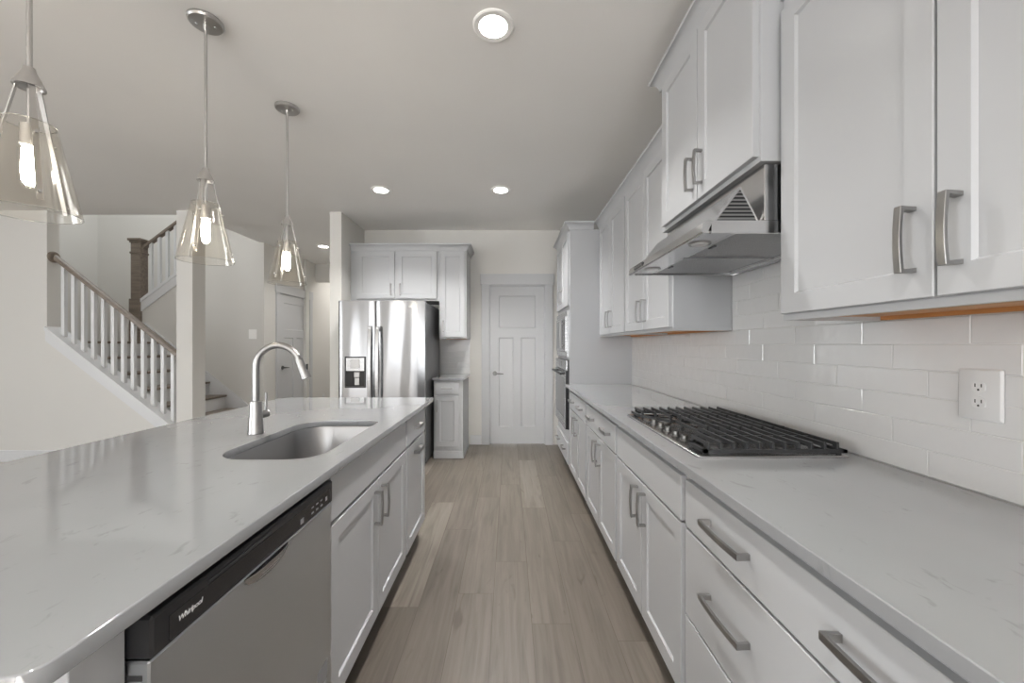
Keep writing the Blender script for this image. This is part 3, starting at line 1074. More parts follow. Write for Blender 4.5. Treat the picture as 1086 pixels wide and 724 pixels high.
# underside: lamp strip, two mesh filters
bm = nb()
box(bm, 0.634, 0.722, HY0 + 0.013, HY1 - 0.013, HB + 0.004, HB + 0.010)
mesh_obj('lamp_panel', bm, M['hoodsteel'], hood)
bm = nb()
box(bm, XW - 0.06, XW - 0.017, HY0 + 0.013, HY1 - 0.013, HB + 0.004, HB + 0.010)
mesh_obj('rear_panel', bm, M['hoodsteel'], hood)
m = steel('filter_mesh', (0.42, 0.42, 0.425), 0.35, (50, 50, 50))
vv_ = coords(m, (150, 150, 150))
ck = nd(m, 'ShaderNodeTexVoronoi')
ck.inputs['Scale'].default_value = 1.0
ln(m, vv_, ck.inputs['Vector'])
bump(m, ck.outputs['Distance'], 0.9, 0.004)
M['filter'] = m
ym = (HY0 + HY1) / 2
for a, b in ((HY0 + 0.016, ym - 0.006), (ym + 0.006, HY1 - 0.016)):
    bm = nb()
    box(bm, 0.725, XW - 0.062, a, b, HB + 0.008, HB + 0.016, 0.002)
    f_ = mesh_obj('filter', bm, M['filter'], hood)
    bm = nb()
    for r in ((0.725, 0.737, a, b), (XW - 0.074, XW - 0.062, a, b), (0.737, XW - 0.074, a, a + 0.010), (0.737, XW - 0.074, b - 0.010, b)):
        box(bm, r[0], r[1], r[2], r[3], HB + 0.005, HB + 0.0085)
    mesh_obj('filter_frame', bm, M['hoodsteel'], f_)
    bm = nb()
    box(bm, 0.745, 0.755, (a + b) / 2 - 0.02, (a + b) / 2 + 0.02, HB + 0.001, HB + 0.0048)
    mesh_obj('latch', bm, M['black'], f_)
for y in (1.395, 1.857):
    bm = nb()
    lathe(bm, [(0.036, 0), (0.038, 0.004)], (0.679, y, HB + 0.0005), seg=28)
    o = mesh_obj('hood_lamp', bm, M['nickel'], hood)
    bm = nb()
    lathe(bm, [(0.027, 0), (0.028, 0.002)], (0.679, y, HB - 0.0012), seg=28)
    mesh_obj('lens', bm, M['plate'], o)
# sloping upper body with louvred ends, and the straight back box
bm = nb()
tri = [(0.660, HB + 0.0405), (0.750, HB + 0.158), (0.757, HB + 0.158), (0.812, HB + 0.052), (0.812, HB + 0.0405)]
prism(bm, tri, 'y', HY0 + 0.03, HY1 - 0.03)
mesh_obj('sloped_cover', bm, M['hoodsteel'], hood)
m = mat('louvre_panel', (0.2, 0.2, 0.2), 0.4, 0.8)
w_ = nd(m, 'ShaderNodeTexWave', wave_type='BANDS', bands_direction='Z')
w_.inputs['Scale'].default_value = 26
tcx = nd(m, 'ShaderNodeTexCoord')
ln(m, tcx.outputs['Object'], w_.inputs['Vector'])
ln(m, ramp(m, w_.outputs['Color'], [(0.35, (0.03, 0.03, 0.03)), (0.6, (0.23, 0.23, 0.235))]), princ(m).inputs['Base Color'])
for y0_, y1_ in ((HY0 + 0.026, HY0 + 0.0298), (HY1 - 0.0298, HY1 - 0.026)):
    bm = nb()
    prism(bm, [(0.672, HB + 0.044), (0.752, HB + 0.148), (0.803, HB + 0.052), (0.803, HB + 0.044)], 'y', y0_, y1_)
    mesh_obj('vent_louvre', bm, m, hood)
bm = nb()
box(bm, XH + 0.02, XW - 0.004, HY0 + 0.002, HY1, HB + 0.041, 1.861, 0.001)
mesh_obj('upper_body', bm, M['hoodsteel'], hood)
bm = nb()
box(bm, 0.6125, 0.616, 1.80, 1.92, HB + 0.009, HB + 0.027, 0.001)
cp = mesh_obj('control_panel', bm, M['black'], hood)
for k in range(4):
    bm = nb()
    box(bm, 0.6105, 0.6127, 1.815 + k * 0.026, 1.830 + k * 0.026, HB + 0.014, HB + 0.022)
    mesh_obj('button', bm, M['nickel'], cp)


# ------------------------------------------------------------------ island
XIF, XIT = -0.577, -0.533
IX0, IX1, IY0, IY1 = -1.59, XIT, 0.432, 2.765
cu = bpy.data.curves.new('island_top', 'CURVE')
cu.dimensions = '2D'
cu.fill_mode = 'BOTH'


def spline(pts):
    s = cu.splines.new('POLY')
    s.points.add(len(pts) - 1)
    for p, q in zip(s.points, pts): p.co = (q[0], q[1], 0, 1)
    s.use_cyclic_u = True


SX0, SX1, SY0, SY1 = -0.985, -0.628, 1.262, 1.915
e = 0.003
spline(rrect(IX0 + e, IX1 - e, IY0 + e, IY1 - e, [0.012, 0.012, 0.03, 0.03], 6))
SR = [0.055, 0.13, 0.13, 0.10]
spline(rrect(SX0 - e, SX1 + e, SY0 - e, SY1 + e, SR, 10))
cu.extrude = (ZC - 0.884) / 2 - e
cu.bevel_depth = e
cu.bevel_resolution = 2
tmp = bpy.data.objects.new('tmp', cu)
COL.objects.link(tmp)
me = bpy.data.meshes.new_from_object(tmp.evaluated_get(bpy.context.evaluated_depsgraph_get()))
bpy.data.objects.remove(tmp)
bm = nb()
bm.from_mesh(me)
bpy.data.meshes.remove(me)
bmesh.ops.remove_doubles(bm, verts=bm.verts, dist=1e-5)
bmesh.ops.translate(bm, verts=bm.verts, vec=(0, 0, (ZC + 0.884) / 2))
it = mesh_obj('island_countertop', bm, M['quartz'])
for p_ in it.data.polygons:
    if abs(p_.normal.z) > 0.999: p_.use_smooth = False
tag(it, 'big white quartz island top with the sink cut into it', 'countertop')

MI = face_m('+X', XIF)
IBK = -1.20
# sink base: open carcass so that the bowl hangs inside
S0, S1 = 1.207, 2.120


def sink_body(bm):
    dep = abs(IBK - XIF)
    box(bm, S0, S0 + 0.018, 0, dep, 0.105, ZBT)
    box(bm, S1 - 0.019, S1 - 0.001, 0, dep, 0.105, ZBT)
    box(bm, S0 + 0.018, S1 - 0.019, dep - 0.012, dep, 0.105, ZBT)
    box(bm, S0 + 0.018, S1 - 0.019, 0, dep - 0.012, 0.105, 0.125)
    box(bm, S0 + 0.018, S1 - 0.019, 0, 0.019, 0.84, ZBT)
    box(bm, S0 + 0.018, S1 - 0.019, 0, 0.019, 0.70, 0.735)
    box(bm, S0 + 0.018, S1 - 0.019, 0, 0.019, 0.125, 0.15)
    box(bm, S0, S1 - 0.001, 0.07, 0.09, 0.0, 0.105)


cabinet('island_cabinet', 'grey two-door island cabinet with blank panel under the sink', 'cabinet', '+X', XIF, IBK, S0, S1, 0, ZBT, body=sink_body,
        doors=[(1.222, 1.662, 0.135, 0.712, (1.622, 0.605, False)), (1.668, 2.108, 0.135, 0.712, (1.708, 0.605, False))],
        drawers=[(1.222, 2.108, 0.724, 0.868, [])], group='grey island cabinets')
cabinet('island_cabinet', 'narrow grey island cabinet with one drawer and pull-out door at the far end', 'cabinet', '+X', XIF, IBK, S1, 2.66, 0, ZBT,
        doors=[(2.134, 2.585, 0.135, 0.712, (2.36, 0.655, True, 0.15))],
        drawers=[(2.134, 2.585, 0.724, 0.868, [(2.36, 0.80, True, 0.15)])], group='grey island cabinets')
# near end panel with filler, back panel
bm = nb()
box(bm, XIF - 0.60, XIF, 0.512, 0.53, 0.001, ZBT, 0.001)
box(bm, XIF - 0.019, XIF - 0.001, 0.53, 0.588, 0.001, ZBT)
tag(mesh_obj('end_panel', bm, M['cab']), 'grey end panel and filler closing the island beside the dishwasher', 'cabinet panel')
bm = nb()
box(bm, IBK - 0.03, IBK - 0.005, 0.512, 2.66, 0.001, ZBT, 0.001)
tag(mesh_obj('back_panel', bm, M['cab']), 'plain grey panel along the seating side of the island', 'cabinet panel')

# dishwasher
D0, D1 = 0.592, 1.203
XD = -0.545
MD = face_m('+X', XD)
dw = thing('dishwasher', 'stainless dishwasher with black control strip built into the island', 'dishwasher', (-0.85, (D0 + D1) / 2, 0.0))
bm = nb()
box(bm, D0 + 0.004, D1 - 0.006, 0.043, 0.60, 0.09, 0.872)
box(bm, D0 + 0.02, D1 - 0.02, 0.09, 0.55, 0.0, 0.09)
mesh_obj('tub', xf(bm, MD), M['black'], dw)
bm = nb()
# door skin with a scooped pocket handle near its top
W0, W1, PZ = D0, D1 - 0.004, 0.800
box(bm, W0, W1, 0.0, 0.042, 0.115, PZ, 0.003)
dwd = mesh_obj('dishwasher_door', xf(bm, MD), M['doorsteel'], dw)
bm = nb()
N = 14
lo_, hi_ = [], []
for i in range(N + 1):
    s = -1 + 2 * i / N
    u = 0.885 + s * 0.08
    lo_.append((u, -0.0012, PZ - 0.002 - 0.032 * math.sqrt(max(0, 1 - s * s * 0.92))))
    hi_.append((u, -0.011 * (1 - s ** 4), PZ - 0.003))
A = [bm.verts.new(p) for p in lo_]
B = [bm.verts.new(p) for p in hi_]
Cc = [bm.verts.new((p[0], 0.004, PZ - 0.003)) for p in hi_]
for i in range(N):
    bm.faces.new([A[i], A[i + 1], B[i + 1], B[i]])
    bm.faces.new([B[i], B[i + 1], Cc[i + 1], Cc[i]])
bmesh.ops.recalc_face_normals(bm, faces=bm.faces)
mesh_obj('pocket_handle', xf(bm, MD), M['steel'], dwd)
bm = nb()
box(bm, W0, W1, -0.004, 0.042, PZ + 0.002, 0.868, 0.004)
dcp = mesh_obj('control_strip', xf(bm, MD), M['black'], dw)
bm = nb()
box(bm, W0 + 0.03, W1 - 0.02, -0.0052, -0.0038, PZ + 0.010, 0.850, 0.0004)
mesh_obj('control_window', xf(bm, MD), M['blackglass'], dcp)
bm = nb()
box(bm, W0 + 0.11, W0 + 0.30, -0.0062, -0.0045, 0.853, 0.858)
mesh_obj('vent_slot', xf(bm, MD), M['dark'], dcp)
for k, (u, zz, w_, h_) in enumerate([(1.02, 0.822, 0.016, 0.014), (1.075, 0.82, 0.012, 0.005), (1.10, 0.82, 0.012, 0.005), (1.075, 0.835, 0.012, 0.004), (1.10, 0.835, 0.012, 0.004), (1.125, 0.82, 0.012, 0.005), (1.125, 0.835, 0.012, 0.004), (1.155, 0.828, 0.012, 0.012)]):
    bm = nb()
    box(bm, u - w_ / 2, u + w_ / 2, -0.0056, -0.0053, zz - h_ / 2, zz + h_ / 2)
    mesh_obj('control_icon', xf(bm, MD), M['greyprint'], dcp)
# side vents of the door edge
bm = nb()
for k in range(8):
    z = 0.772 - k * 0.017
    box(bm, W0 - 0.0012, W0 + 0.001, 0.010, 0.032, z, z + 0.008)
mesh_obj('edge_vents', xf(bm, MD), M['dark'], dwd)
bm = nb()
box(bm, 1.112, 1.17, -0.0008, 0.0006, 0.29, 0.345)
mesh_obj('rating_label', xf(bm, MD), M['greyprint'], dwd)


def lettering(name, body, size, loc, rot, material, parent, shear=0.2):
    c = bpy.data.curves.new(name, 'FONT')
    c.body = body
    c.size = size
    c.extrude = 0.0002
    c.shear = shear
    c.align_x = 'LEFT'
    c.space_character = 0.94
    c.materials.append(material)
    t = bpy.data.objects.new('tmp', c)
    COL.objects.link(t)
    me_ = bpy.data.meshes.new_from_object(t.evaluated_get(bpy.context.evaluated_depsgraph_get()))
    bpy.data.objects.remove(t)
    b_ = nb()
    b_.from_mesh(me_)
    bpy.data.meshes.remove(me_)
    mt = Matrix.Translation(loc) @ Matrix([list(r) + [0] for r in rot] + [[0, 0, 0, 1]])
    xf(b_, mt)
    return mesh_obj(name, b_, material, parent)


# text plane: x along +Y, y along +Z, out along +X
ROTX = Matrix(((0, 0, 1), (1, 0, 0), (0, 1, 0)))
lettering('lettering', 'Whirlpool', 0.0128, (XD + 0.0058, 0.637, 0.829), ROTX, M['print'], dcp, 0.25)

# sink bowl
sink = thing('sink', 'stainless undermount single bowl sink in the island top', 'sink', ((SX0 + SX1) / 2, (SY0 + SY1) / 2, 0.68))
bm = nb()
zt = 0.8825
def rl(g, z, rscale=1.0):
    return [(x, y, z) for x, y in rrect(SX0 - g, SX1 + g, SY0 - g, SY1 + g, [max(0.02, r * rscale + g) for r in SR], 10)]
loft(bm, [rl(0.022, zt), rl(0.004, zt), rl(0.001, zt - 0.006), rl(-0.006, 0.73), rl(-0.016, 0.70), rl(-0.045, 0.686), rl(-0.10, 0.681, 0.6)], False, True)
bmesh.ops.solidify(bm, geom=bm.faces, thickness=-0.0012)
bmesh.ops.recalc_face_normals(bm, faces=bm.faces)
mesh_obj('bowl', bm, M['sinksteel'], sink)
bm = nb()
lathe(bm, [(0.045, 0), (0.044, 0.003), (0.034, 0.0035), (0.030, 0.0005)], (-0.80, 1.59, 0.6825), seg=28)
mesh_obj('drain', bm, M['nickel'], sink)

# faucet
FX, FY = -1.055, 1.63
fa = thing('faucet', 'brushed nickel gooseneck pull-down faucet standing behind the island sink', 'faucet', (FX, FY, ZC))
bm = nb()
lathe(bm, [(0.030, 0.0005), (0.0305, 0.004), (0.0285, 0.010), (0.0225, 0.130), (0.0215, 0.135), (0.0175, 0.1365)], (FX, FY, ZC), seg=32)
mesh_obj('faucet_base', bm, M['nickel'], fa)
bm = nb()
R_ = 0.093
pts = [(FX, FY, ZC + 0.135), (FX, FY, ZC + 0.20), (FX, FY, ZC + 0.275)]
for i in range(1, 17):
    a = PI - i * (PI * 0.83) / 16
    pts.append((FX + R_ + R_ * math.cos(a), FY, ZC + 0.275 + R_ * math.sin(a)))
tube(bm, pts, 0.0135, 20)
mesh_obj('spout', bm, M['nickel'], fa)
ep = Vector(pts[-1])
dirv = (Vector(pts[-1]) - Vector(pts[-2])).normalized()
bm = nb()
d2 = (dirv + Vector((0, 0, -0.6))).normalized()
lathe(bm, [(0.0115, -0.002), (0.0115, 0.012), (0.0150, 0.014), (0.0155, 0.030), (0.0205, 0.095), (0.0205, 0.100), (0.016, 0.1015)], ep, d2, seg=28)
sp = mesh_obj('spray_head', bm, M['nickel'], fa)
bm = nb()
q = ep + d2 * 0.055 + Vector((0.0185, 0, 0.005))
box(bm, q.x - 0.002, q.x + 0.003, FY - 0.005, FY + 0.005, q.z - 0.02, q.z + 0.014, 0.001)
mesh_obj('button', bm, M['black'], sp)
bm = nb()
cyl(bm, (FX, FY, ZC + 0.075), (FX + 0.012, FY + 0.055, ZC + 0.075), 0.0165)
h_ = mesh_obj('handle', bm, M['nickel'], fa)
bm = nb()
tube(bm, [(FX + 0.010, FY + 0.047, ZC + 0.080), (FX + 0.012, FY + 0.050, ZC + 0.11), (FX + 0.012, FY + 0.050, ZC + 0.165)], [0.0055, 0.005, 0.0045], 12)
mesh_obj('lever', bm, M['nickel'], h_)

# ------------------------------------------------------------------ refrigerator
RX0, RX1, RYF = -1.792, -0.884, 4.085
XS = -1.405
fr = thing('refrigerator', 'stainless side-by-side refrigerator with dispenser standing at the back wall', 'refrigerator', ((RX0 + RX1) / 2, 4.55, 0))
bm = nb()
box(bm, RX0 + 0.004, RX1 - 0.002, RYF + 0.085, 4.99, 0.02, 1.735, 0.004)
mesh_obj('fridge_body', bm, M['fridgeside'], fr)
bm = nb()
box(bm, RX0 + 0.02, RX1 - 0.02, RYF + 0.06, RYF + 0.084, 0.004, 0.09)
mesh_obj('kick_grille', bm, M['black'], fr)
bm = nb()
for x in (RX0 + 0.05, RX1 - 0.12): box(bm, x, x + 0.07, RYF + 0.03, RYF + 0.12, 1.736, 1.752, 0.003)
mesh_obj('hinge_cover', bm, M['black'], fr)


def fdoor(x0, x1):
    bm = nb()
    n = 12
    poly = [(x0, RYF + 0.075)]
    for i in range(n + 1):
        s = i / n
        e_ = min(1.0, min(s, 1 - s) * (x1 - x0) / 0.02)
        y = RYF + 0.012 * (1 - math.sin(PI * s)) + 0.012 * (1 - e_)
        poly.append((x0 + s * (x1 - x0), y))
    poly.append((x1, RYF + 0.075))
    prism(bm, poly, 'z', 0.095, 1.747)
    return bm


fd1 = mesh_obj('freezer_door', fdoor(RX0, XS - 0.004), M['fridgesteel'], fr, angle=50)
fd2 = mesh_obj('fridge_door', fdoor(XS + 0.004, RX1), M['fridgesteel'], fr, angle=50)
for (xc, par) in ((XS - 0.038, fd1), (XS + 0.040, fd2)):
    bm = nb()
    n = 14
    out_, in_ = [], []
    for i in range(n + 1):
        s = -1 + 2 * i / n
        z = 1.015 + s * 0.465
        b_ = 0.03 * (1 - s * s)
        out_.append((RYF - 0.036 - b_, z))
        in_.append((RYF - 0.022 - b_, z))
    poly = out_ + in_[::-1]
    prism(bm, poly, 'x', xc - 0.019, xc + 0.019, 0.004)
    for z in (0.585, 1.445): box(bm, xc - 0.012, xc + 0.012, RYF - 0.040, RYF + 0.014, z - 0.02, z + 0.02)
    mesh_obj('handle', bm, M['steel'], par)
# dispenser
DPX0, DPX1, DPZ0, DPZ1 = -1.715, -1.498, 0.836, 1.162
bm = nb()
yf = RYF - 0.004
for r in ((DPX0, DPX0 + 0.012, DPZ0, DPZ1), (DPX1 - 0.012, DPX1, DPZ0, DPZ1), (DPX0 + 0.012, DPX1 - 0.012, DPZ0, DPZ0 + 0.014), (DPX0 + 0.012, DPX1 - 0.012, DPZ1 - 0.012, DPZ1)):
    box(bm, r[0], r[1], yf - 0.003, RYF + 0.02, r[2], r[3], 0.001)
dp = mesh_obj('dispenser', bm, M['black'], fd1)
bm = nb(); box(bm, DPX0 + 0.012, DPX1 - 0.012, yf - 0.001, RYF + 0.02, DPZ0 + 0.015, DPZ0 + 0.175); mesh_obj('dispenser_well', bm, M['blackglass'], dp)
bm = nb(); box(bm, DPX0 + 0.012, DPX1 - 0.012, yf - 0.002, RYF + 0.02, DPZ0 + 0.176, DPZ1 - 0.013, 0.002); mesh_obj('dispenser_panel', bm, M['steel'], dp)
bm = nb()
box(bm, -1.655, -1.56, yf - 0.008, yf - 0.0035, DPZ0 + 0.205, DPZ1 - 0.03, 0.002)
mesh_obj('display', bm, M['nickel'], dp)
bm = nb()
box(bm, -1.615, -1.555, yf - 0.012, yf - 0.002, DPZ0 + 0.11, DPZ0 + 0.165, 0.003)
box(bm, -1.61, -1.56, yf - 0.009, yf - 0.002, DPZ0 + 0.03, DPZ0 + 0.105, 0.002)
mesh_obj('paddle', bm, M['nickel'], dp)
bm = nb(); box(bm, -1.05, -0.985, RYF + 0.0005, RYF + 0.004, 1.675, 1.688); mesh_obj('badge', bm, M['nickel'], fd2)


# ------------------------------------------------------------------ pendants, ceiling lights
def pendant_proto(x, y, label):
    t = thing('pendant_light', label, 'pendant light', (x, y, CEIL), 'glass pendants over the island')
    bm = nb(); lathe(bm, [(0.070, -0.001), (0.070, -0.010), (0.064, -0.017), (0.010, -0.021), (0.009, -0.045)], (x, y, CEIL), seg=36)
    cn = mesh_obj('canopy', bm, M['satin'], t)
    for a in (0.6, 0.6 + PI):
        bm = nb()
        lathe(bm, [(0.005, -0.0205), (0.004, -0.024)], (x + 0.036 * math.cos(a), y + 0.036 * math.sin(a), CEIL), seg=12)
        mesh_obj('screw', bm, M['satin'], cn)
    bm = nb(); cyl(bm, (x, y, CEIL - 0.04), (x, y, 2.07), 0.0065, seg=16)
    mesh_obj('rod', bm, M['satin'], t)
    bm = nb(); lathe(bm, [(0.012, 2.088 - CEIL), (0.015, 2.075 - CEIL), (0.033, 2.036 - CEIL), (0.034, 2.030 - CEIL), (0.029, 2.031 - CEIL), (0.012, 2.062 - CEIL)], (x, y, CEIL), seg=32, cap=False)
    mesh_obj('cap', bm, M['satin'], t)
    bm = nb()
    cyl(bm, (x, y, 2.07), (x, y, 1.92), 0.0055, seg=12)
    mesh_obj('stem', bm, M['satin'], t)
    bm = nb(); lathe(bm, [(0.010, 1.925), (0.0195, 1.921), (0.0205, 1.862), (0.018, 1.858)], (x, y, 0), seg=28)
    mesh_obj('socket', bm, M['satin'], t)
    bm = nb(); lathe(bm, [(0.012, 1.859), (0.016, 1.846), (0.0168, 1.78), (0.015, 1.758), (0.008, 1.747), (0.001, 1.745)], (x, y, 0), seg=24)
    mesh_obj('bulb', bm, M['bulb'], t)
    # conical clear shade
    bm = nb()
    R0, R1, Z0_, Z1_ = 0.055, 0.109, 1.925, 1.665
    lathe(bm, [(R0, Z0_), (R1, Z1_), (R1 - 0.0035, Z1_), (R0 - 0.0035, Z0_), (R0, Z0_)], (x, y, 0), seg=64, cap=False)
    gs = mesh_obj('glass_shade', bm, M['glass'], t)
    for rr, zz in ((R0 - 0.0018, Z0_), (R1 - 0.0018, Z1_)):
        bm = nb()
        lathe(bm, [(rr + 0.0022 * math.cos(a), zz + 0.0014 * math.sin(a)) for a in [2 * PI * i / 8 for i in range(9)]], (x, y, 0), seg=64, cap=False)
        mesh_obj('polished_rim', bm, M['glassrim'], gs)
    for k in range(3):
        a = k * 2 * PI / 3
        u = Vector((math.cos(a), math.sin(a), 0)); v_ = Vector((-u.y, u.x, 0))
        def P(z, dr=0.0): return u * (0.0325 + (2.033 - z) * 0.2077 + dr - 0.0055)
        bm = nb()
        za, zb = 2.034, 1.688
        c_ = Vector((x, y, 0))
        vs = []
        for z in (za, zb):
            for dr in (0, -0.003):
                for w in (-0.0065, 0.0065):
                    vs.append(bm.verts.new(c_ + P(z, dr) + v_ * w + Vector((0, 0, z))))
        for f in ((0, 1, 3, 2), (4, 6, 7, 5), (0, 2, 6, 4), (1, 5, 7, 3), (0, 4, 5, 1), (2, 3, 7, 6)):
            bm.faces.new([vs[i] for i in f])
        bmesh.ops.recalc_face_normals(bm, faces=bm.faces)
        s = mesh_obj('strap', bm, M['satin'], t)
        for z in (1.888, 1.712):
            bm = nb()
            p = c_ + P(z) + Vector((0, 0, z))
            cyl(bm, p - u * 0.002, p + u * 0.011, 0.0045, seg=12)
            mesh_obj('bolt', bm, M['satin'], s)
    return t


PX = -1.388
p1 = pendant_proto(PX, 1.79, 'clear glass cone pendant hanging in the middle of the three over the island')
p1.rotation_euler.z = math.radians(165)
p2 = copy_tree(p1)
p2.location = (PX - 0.01, 1.14, CEIL)
p2.rotation_euler.z = math.radians(-28)
p2['label'] = 'largest, nearest clear glass cone pendant at the left edge of the photo'
p3 = copy_tree(p1)
p3.location = (PX + 0.003, 2.442, CEIL)
p3.rotation_euler.z = math.radians(140)
p3['label'] = 'farthest, smallest clear glass cone pendant over the far end of the island'


def downlight(x, y, label):
    t = thing('recessed_light', label, 'ceiling light', (x, y, CEIL), 'round recessed ceiling lights')
    bm = nb()
    lathe(bm, [(0.094, -0.0005), (0.094, -0.006), (0.088, -0.010), (0.066, -0.008), (0.066, -0.0005)], (x, y, CEIL), seg=40, cap=False)
    mesh_obj('trim_ring', bm, M['ring'], t)
    bm = nb()
    lathe(bm, [(0.0655, -0.001), (0.0655, -0.005), (0.05, -0.007)], (x, y, CEIL), seg=40)
    mesh_obj('lens', bm, M['lamp'], t)
    lamp = lampdisc('lamp', (0, 0, -0.009), LAMP_W)
    lamp.parent = t
    return t


r1 = downlight(-0.074, 1.815, 'largest lit recessed light, in the ceiling above the aisle near the camera')
for x, y, lb in ((-0.08, 3.73, 'lit recessed light in the ceiling in front of the back door'), (-1.222, 3.73, 'lit recessed light in the ceiling in front of the refrigerator'), (-2.78, 5.86, 'lit recessed light in the hall ceiling left of the refrigerator wall')):
    c = copy_tree(r1)
    c.location = (x, y, CEIL)
    for ch in c.children:
        if ch.type == 'LIGHT':
            ch.data = ch.data.copy()
            ch.data.energy = LAMP_W * (0.4 if y > 5 else 1.3)
    c['label'] = lb

# ------------------------------------------------------------------ stairs
st = thing('staircase', 'lower stair flight with brown treads rising left behind the white balusters', 'staircase', (-4.3, 5.0, 0))
RISE, RUN, X1s = 0.19, 0.24, -3.60
for k in range(1, 7):
    xn = X1s - (k - 1) * RUN
    z = k * RISE
    bm = nb()
    box(bm, xn - RUN, xn + 0.025, YS + 0.125, YF - 0.021, z - 0.028, z, 0.006)
    mesh_obj('tread', bm, M['oak'], st)
    bm = nb()
    box(bm, xn - 0.018, xn, YS + 0.125, YF - 0.021, z - RISE + 0.0005, z - 0.0285)
    mesh_obj('riser', bm, M['trim'], st)
xn = X1s - 6 * RUN
bm = nb()
box(bm, xn - 0.018, xn, YS + 0.125, YF - 0.021, 6 * RISE + 0.0005, 7 * RISE - 0.0285)
mesh_obj('riser', bm, M['trim'], st)
bm = nb()
prism(bm, [(-7.09, YS + 0.125), (xn + 0.025, YS + 0.125), (xn + 0.025, YF - 0.022), (-5.305, YF - 0.022), (-5.305, 6.74), (-7.09, 6.74)], 'z', 7 * RISE - 0.028, 7 * RISE, 0.004)
mesh_obj('landing', bm, M['oak'], st)
# skirt board on the wall behind
bm = nb()
sl = RISE / RUN
def zsk(x): return RISE + (X1s - x) * sl
prism(bm, [(-3.545, 0.001), (-3.545, 0.13), (-3.60, zsk(-3.60) + 0.11), (-5.25, zsk(-5.25) + 0.11), (-5.25, zsk(-5.25) - 0.22), (-3.86, 0.001)], 'y', YF - 0.02, YF - 0.001)
mesh_obj('skirt_board', bm, M['trim'], st)

# curb trim on the sloping knee wall
def ztop(x): return ZA + (x - XA) * (ZB_ - ZA) / (XB_ - XA)
bm = nb()
prism(bm, [(XA + 0.001, ztop(XA) + 0.001), (XB_ - 0.001, ztop(XB_) + 0.001), (XB_ - 0.001, ztop(XB_) + 0.046), (XA + 0.001, ztop(XA) + 0.046)], 'y', YS - 0.03, YS + 0.15)
prism(bm, [(XA + 0.001, ztop(XA) - 0.11), (XB_ - 0.001, ztop(XB_) - 0.11), (XB_ - 0.001, ztop(XB_) + 0.001), (XA + 0.001, ztop(XA) + 0.001)], 'y', YS - 0.018, YS - 0.001)
struct('trim_stairs', bm, M['trim'])

rl_ = thing('stair_railing', 'lower stair railing, brown handrail on white balusters above the sloping wall', 'railing', (-4.4, YS + 0.06, 0.4))
def zrail(x): return 2.245 + (x + 5.03) * (1.190 - 2.245) / (1.33)
bm = nb()
prof = [(-0.030, -0.030), (0.030, -0.030), (0.034, -0.005), (0.028, 0.018), (0.012, 0.028), (-0.012, 0.028), (-0.028, 0.018), (-0.034, -0.005)]
loft(bm, [[(x, YS + 0.06 + a, zrail(x) + b) for a, b in prof] for x in (-5.04, XB_ - 0.002)], True, True)
mesh_obj('handrail', bm, M['oak'], rl_)
bm = nb()
lathe(bm, [(0.062, 0.0), (0.062, 0.012), (0.05, 0.02)], (XA + 0.001, YS + 0.06, zrail(-5.05)), (1, 0, 0), seg=28)
mesh_obj('wall_rosette', bm, M['oak'], rl_)
for i in range(12):
    x = -4.955 + i * 0.1105
    bm = nb()
    w = 0.018
    zl = ztop(x) + 0.047
    vs = []
    for dx, dy in ((-w, -w), (w, -w), (w, w), (-w, w)):
        s = (ZB_ - ZA) / (XB_ - XA) * dx
        vs.append((x + dx, YS + 0.06 + dy, zl + s, zrail(x + dx) - 0.031))
    loft(bm, [[(a, b, c_) for a, b, c_, d_ in vs], [(a, b, d_) for a, b, c_, d_ in vs]], True, True)
    mesh_obj('baluster', bm, M['trim'], rl_)

# upper flight
us = thing('staircase', 'upper stair flight climbing right from the landing behind the newel post', 'staircase', (-4.3, 6.2, 1.33))
for k in range(1, 8):
    xn = -5.12 + (k - 1) * RUN
    z = 7 * RISE + k * RISE
    if xn + RUN > -3.62: break
    bm = nb(); box(bm, xn - 0.025, xn + RUN, YF + 0.105, 6.745, z - 0.028, z, 0.006); mesh_obj('tread', bm, M['oak'], us)
    bm = nb(); box(bm, xn, xn + 0.018, YF + 0.105, 6.745, z - RISE + 0.0005, z - 0.0285); mesh_obj('riser', bm, M['trim'], us)
def zs2(x): return 1.90 + (x + 5.30) * (3.17 - 1.90) / 1.70
bm = nb()
prism(bm, [(-5.30, zs2(-5.30) + 0.001), (-4.62, zs2(-4.62) + 0.001), (-4.62, zs2(-4.62) + 0.05), (-5.30, zs2(-5.30) + 0.05)], 'y', YF - 0.03, YF + 0.13)
prism(bm, [(-5.30, zs2(-5.30) - 0.13), (-4.62, zs2(-4.62) - 0.13), (-4.62, zs2(-4.62) + 0.001), (-5.30, zs2(-5.30) + 0.001)], 'y', YF - 0.018, YF - 0.001)
struct('trim_upper_stairs', bm, M['trim'])

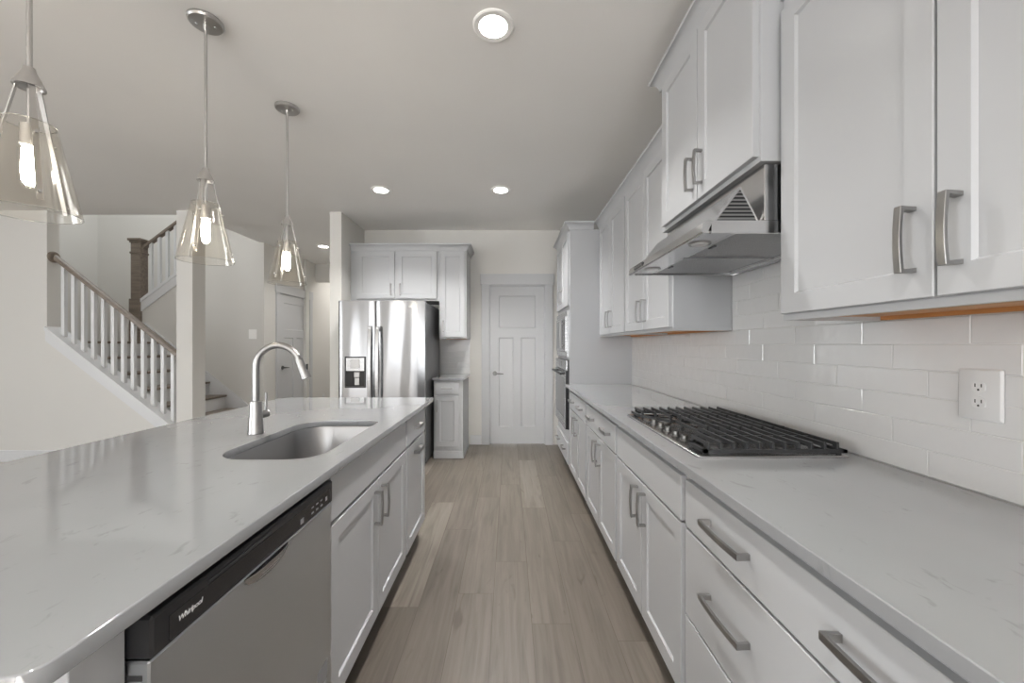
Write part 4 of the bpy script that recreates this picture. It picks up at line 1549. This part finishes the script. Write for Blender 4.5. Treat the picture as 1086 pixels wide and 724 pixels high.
ur = thing('stair_railing', 'upper stair railing with square brown newel post at the landing', 'railing', (-5.38, YF + 0.05, 1.33))
NX = -5.385
bm = nb()
ny = YF + 0.05
for w, a, b in ((0.082, 1.331, 1.95), (0.068, 1.95, 2.60), (0.078, 2.60, 2.63), (0.068, 2.63, 2.76), (0.08, 2.76, 2.785), (0.095, 2.785, 2.82)):
    box(bm, NX - w, NX + w, ny - w, ny + w, a, b, 0.006)
mesh_obj('newel_post', bm, M['oak'], ur)
def zr2(x): return 2.72 + (x + 5.30) * (3.17 - 1.90) / 1.70
bm = nb()
loft(bm, [[(x, ny + a, zr2(x) + b) for a, b in prof] for x in (NX + 0.07, -4.622)], True, True)
mesh_obj('handrail', bm, M['oak'], ur)
for i in range(5):
    x = -5.21 + i * 0.118
    bm = nb()
    w = 0.018
    sp_ = (3.17 - 1.90) / 1.70
    q = [(-w, -w), (w, -w), (w, w), (-w, w)]
    loft(bm, [[(x + dx, ny + dy, zs2(x + dx) + 0.051) for dx, dy in q], [(x + dx, ny + dy, zr2(x + dx) - 0.031) for dx, dy in q]], True, True)
    mesh_obj('baluster', bm, M['trim'], ur)


# ------------------------------------------------------------------ outlets and switch
def outlet(facing, plane, u, z, w, h, label, group=None):
    mtx = face_m(facing, plane)
    t = thing('outlet', label, 'outlet', mtx @ Vector((u, 0, z - h / 2)), group)
    bm = nb()
    lo = rrect(u - w / 2, u + w / 2, z - h / 2, z + h / 2, 0.005, 4)
    li = rrect(u - w / 2 + 0.004, u + w / 2 - 0.004, z - h / 2 + 0.004, z + h / 2 - 0.004, 0.004, 4)
    loft(bm, [[(a, -0.0003, b) for a, b in lo], [(a, -0.003, b) for a, b in lo], [(a, -0.006, b) for a, b in li]], True, True)
    mesh_obj('cover_plate', xf(bm, mtx), M['plate'], t)
    for dz in (-0.0195, 0.0195):
        bm = nb()
        pts = [(u + 0.0165 * max(-0.86, min(0.86, math.cos(a))) , z + dz + 0.0145 * math.sin(a)) for a in [2 * PI * i / 28 for i in range(28)]]
        loft(bm, [[(a, -0.0062, b) for a, b in pts], [(a, -0.0078, b) for a, b in pts]], True, True)
        s = mesh_obj('socket', xf(bm, mtx), M['plate'], t)
        bm = nb()
        for du in (-0.0065, 0.0065): box(bm, u + du - 0.0012, u + du + 0.0012, -0.0082, -0.0079, z + dz - 0.001, z + dz + 0.0075)
        lathe(bm, [(0.0026, 0), (0.0026, 0.0003)], (u, -0.0079, z + dz - 0.0075), (0, -1, 0), seg=12)
        mesh_obj('slots', xf(bm, mtx), M['rubber'], s)
    bm = nb()
    lathe(bm, [(0.0025, 0), (0.002, 0.001)], (u, -0.0061, z), (0, -1, 0), seg=10)
    mesh_obj('screw', xf(bm, mtx), M['plate'], t)


outlet('-X', XW + 0.003, 0.968, 1.158, 0.092, 0.127, 'white duplex outlet on the tile backsplash below the large wall cabinet')
outlet('+X', -3.54, 7.45, 0.29, 0.07, 0.115, 'small white outlet low on the hall wall past the hall door')

sw = thing('light_switch', 'white light switch on the wall between the stairs and the hall door', 'light switch', (-3.70, YF, 1.37))
mtx = face_m('-Y', YF)
bm = nb(); box(bm, -3.757, -3.643, -0.006, -0.0003, 1.372, 1.508, 0.002); mesh_obj('cover_plate', xf(bm, mtx), M['ring'], sw)
for u in (-3.727, -3.673):
    bm = nb(); box(bm, u - 0.016, u + 0.016, -0.009, -0.0062, 1.407, 1.473, 0.001); mesh_obj('rocker', xf(bm, mtx), M['ring'], sw)
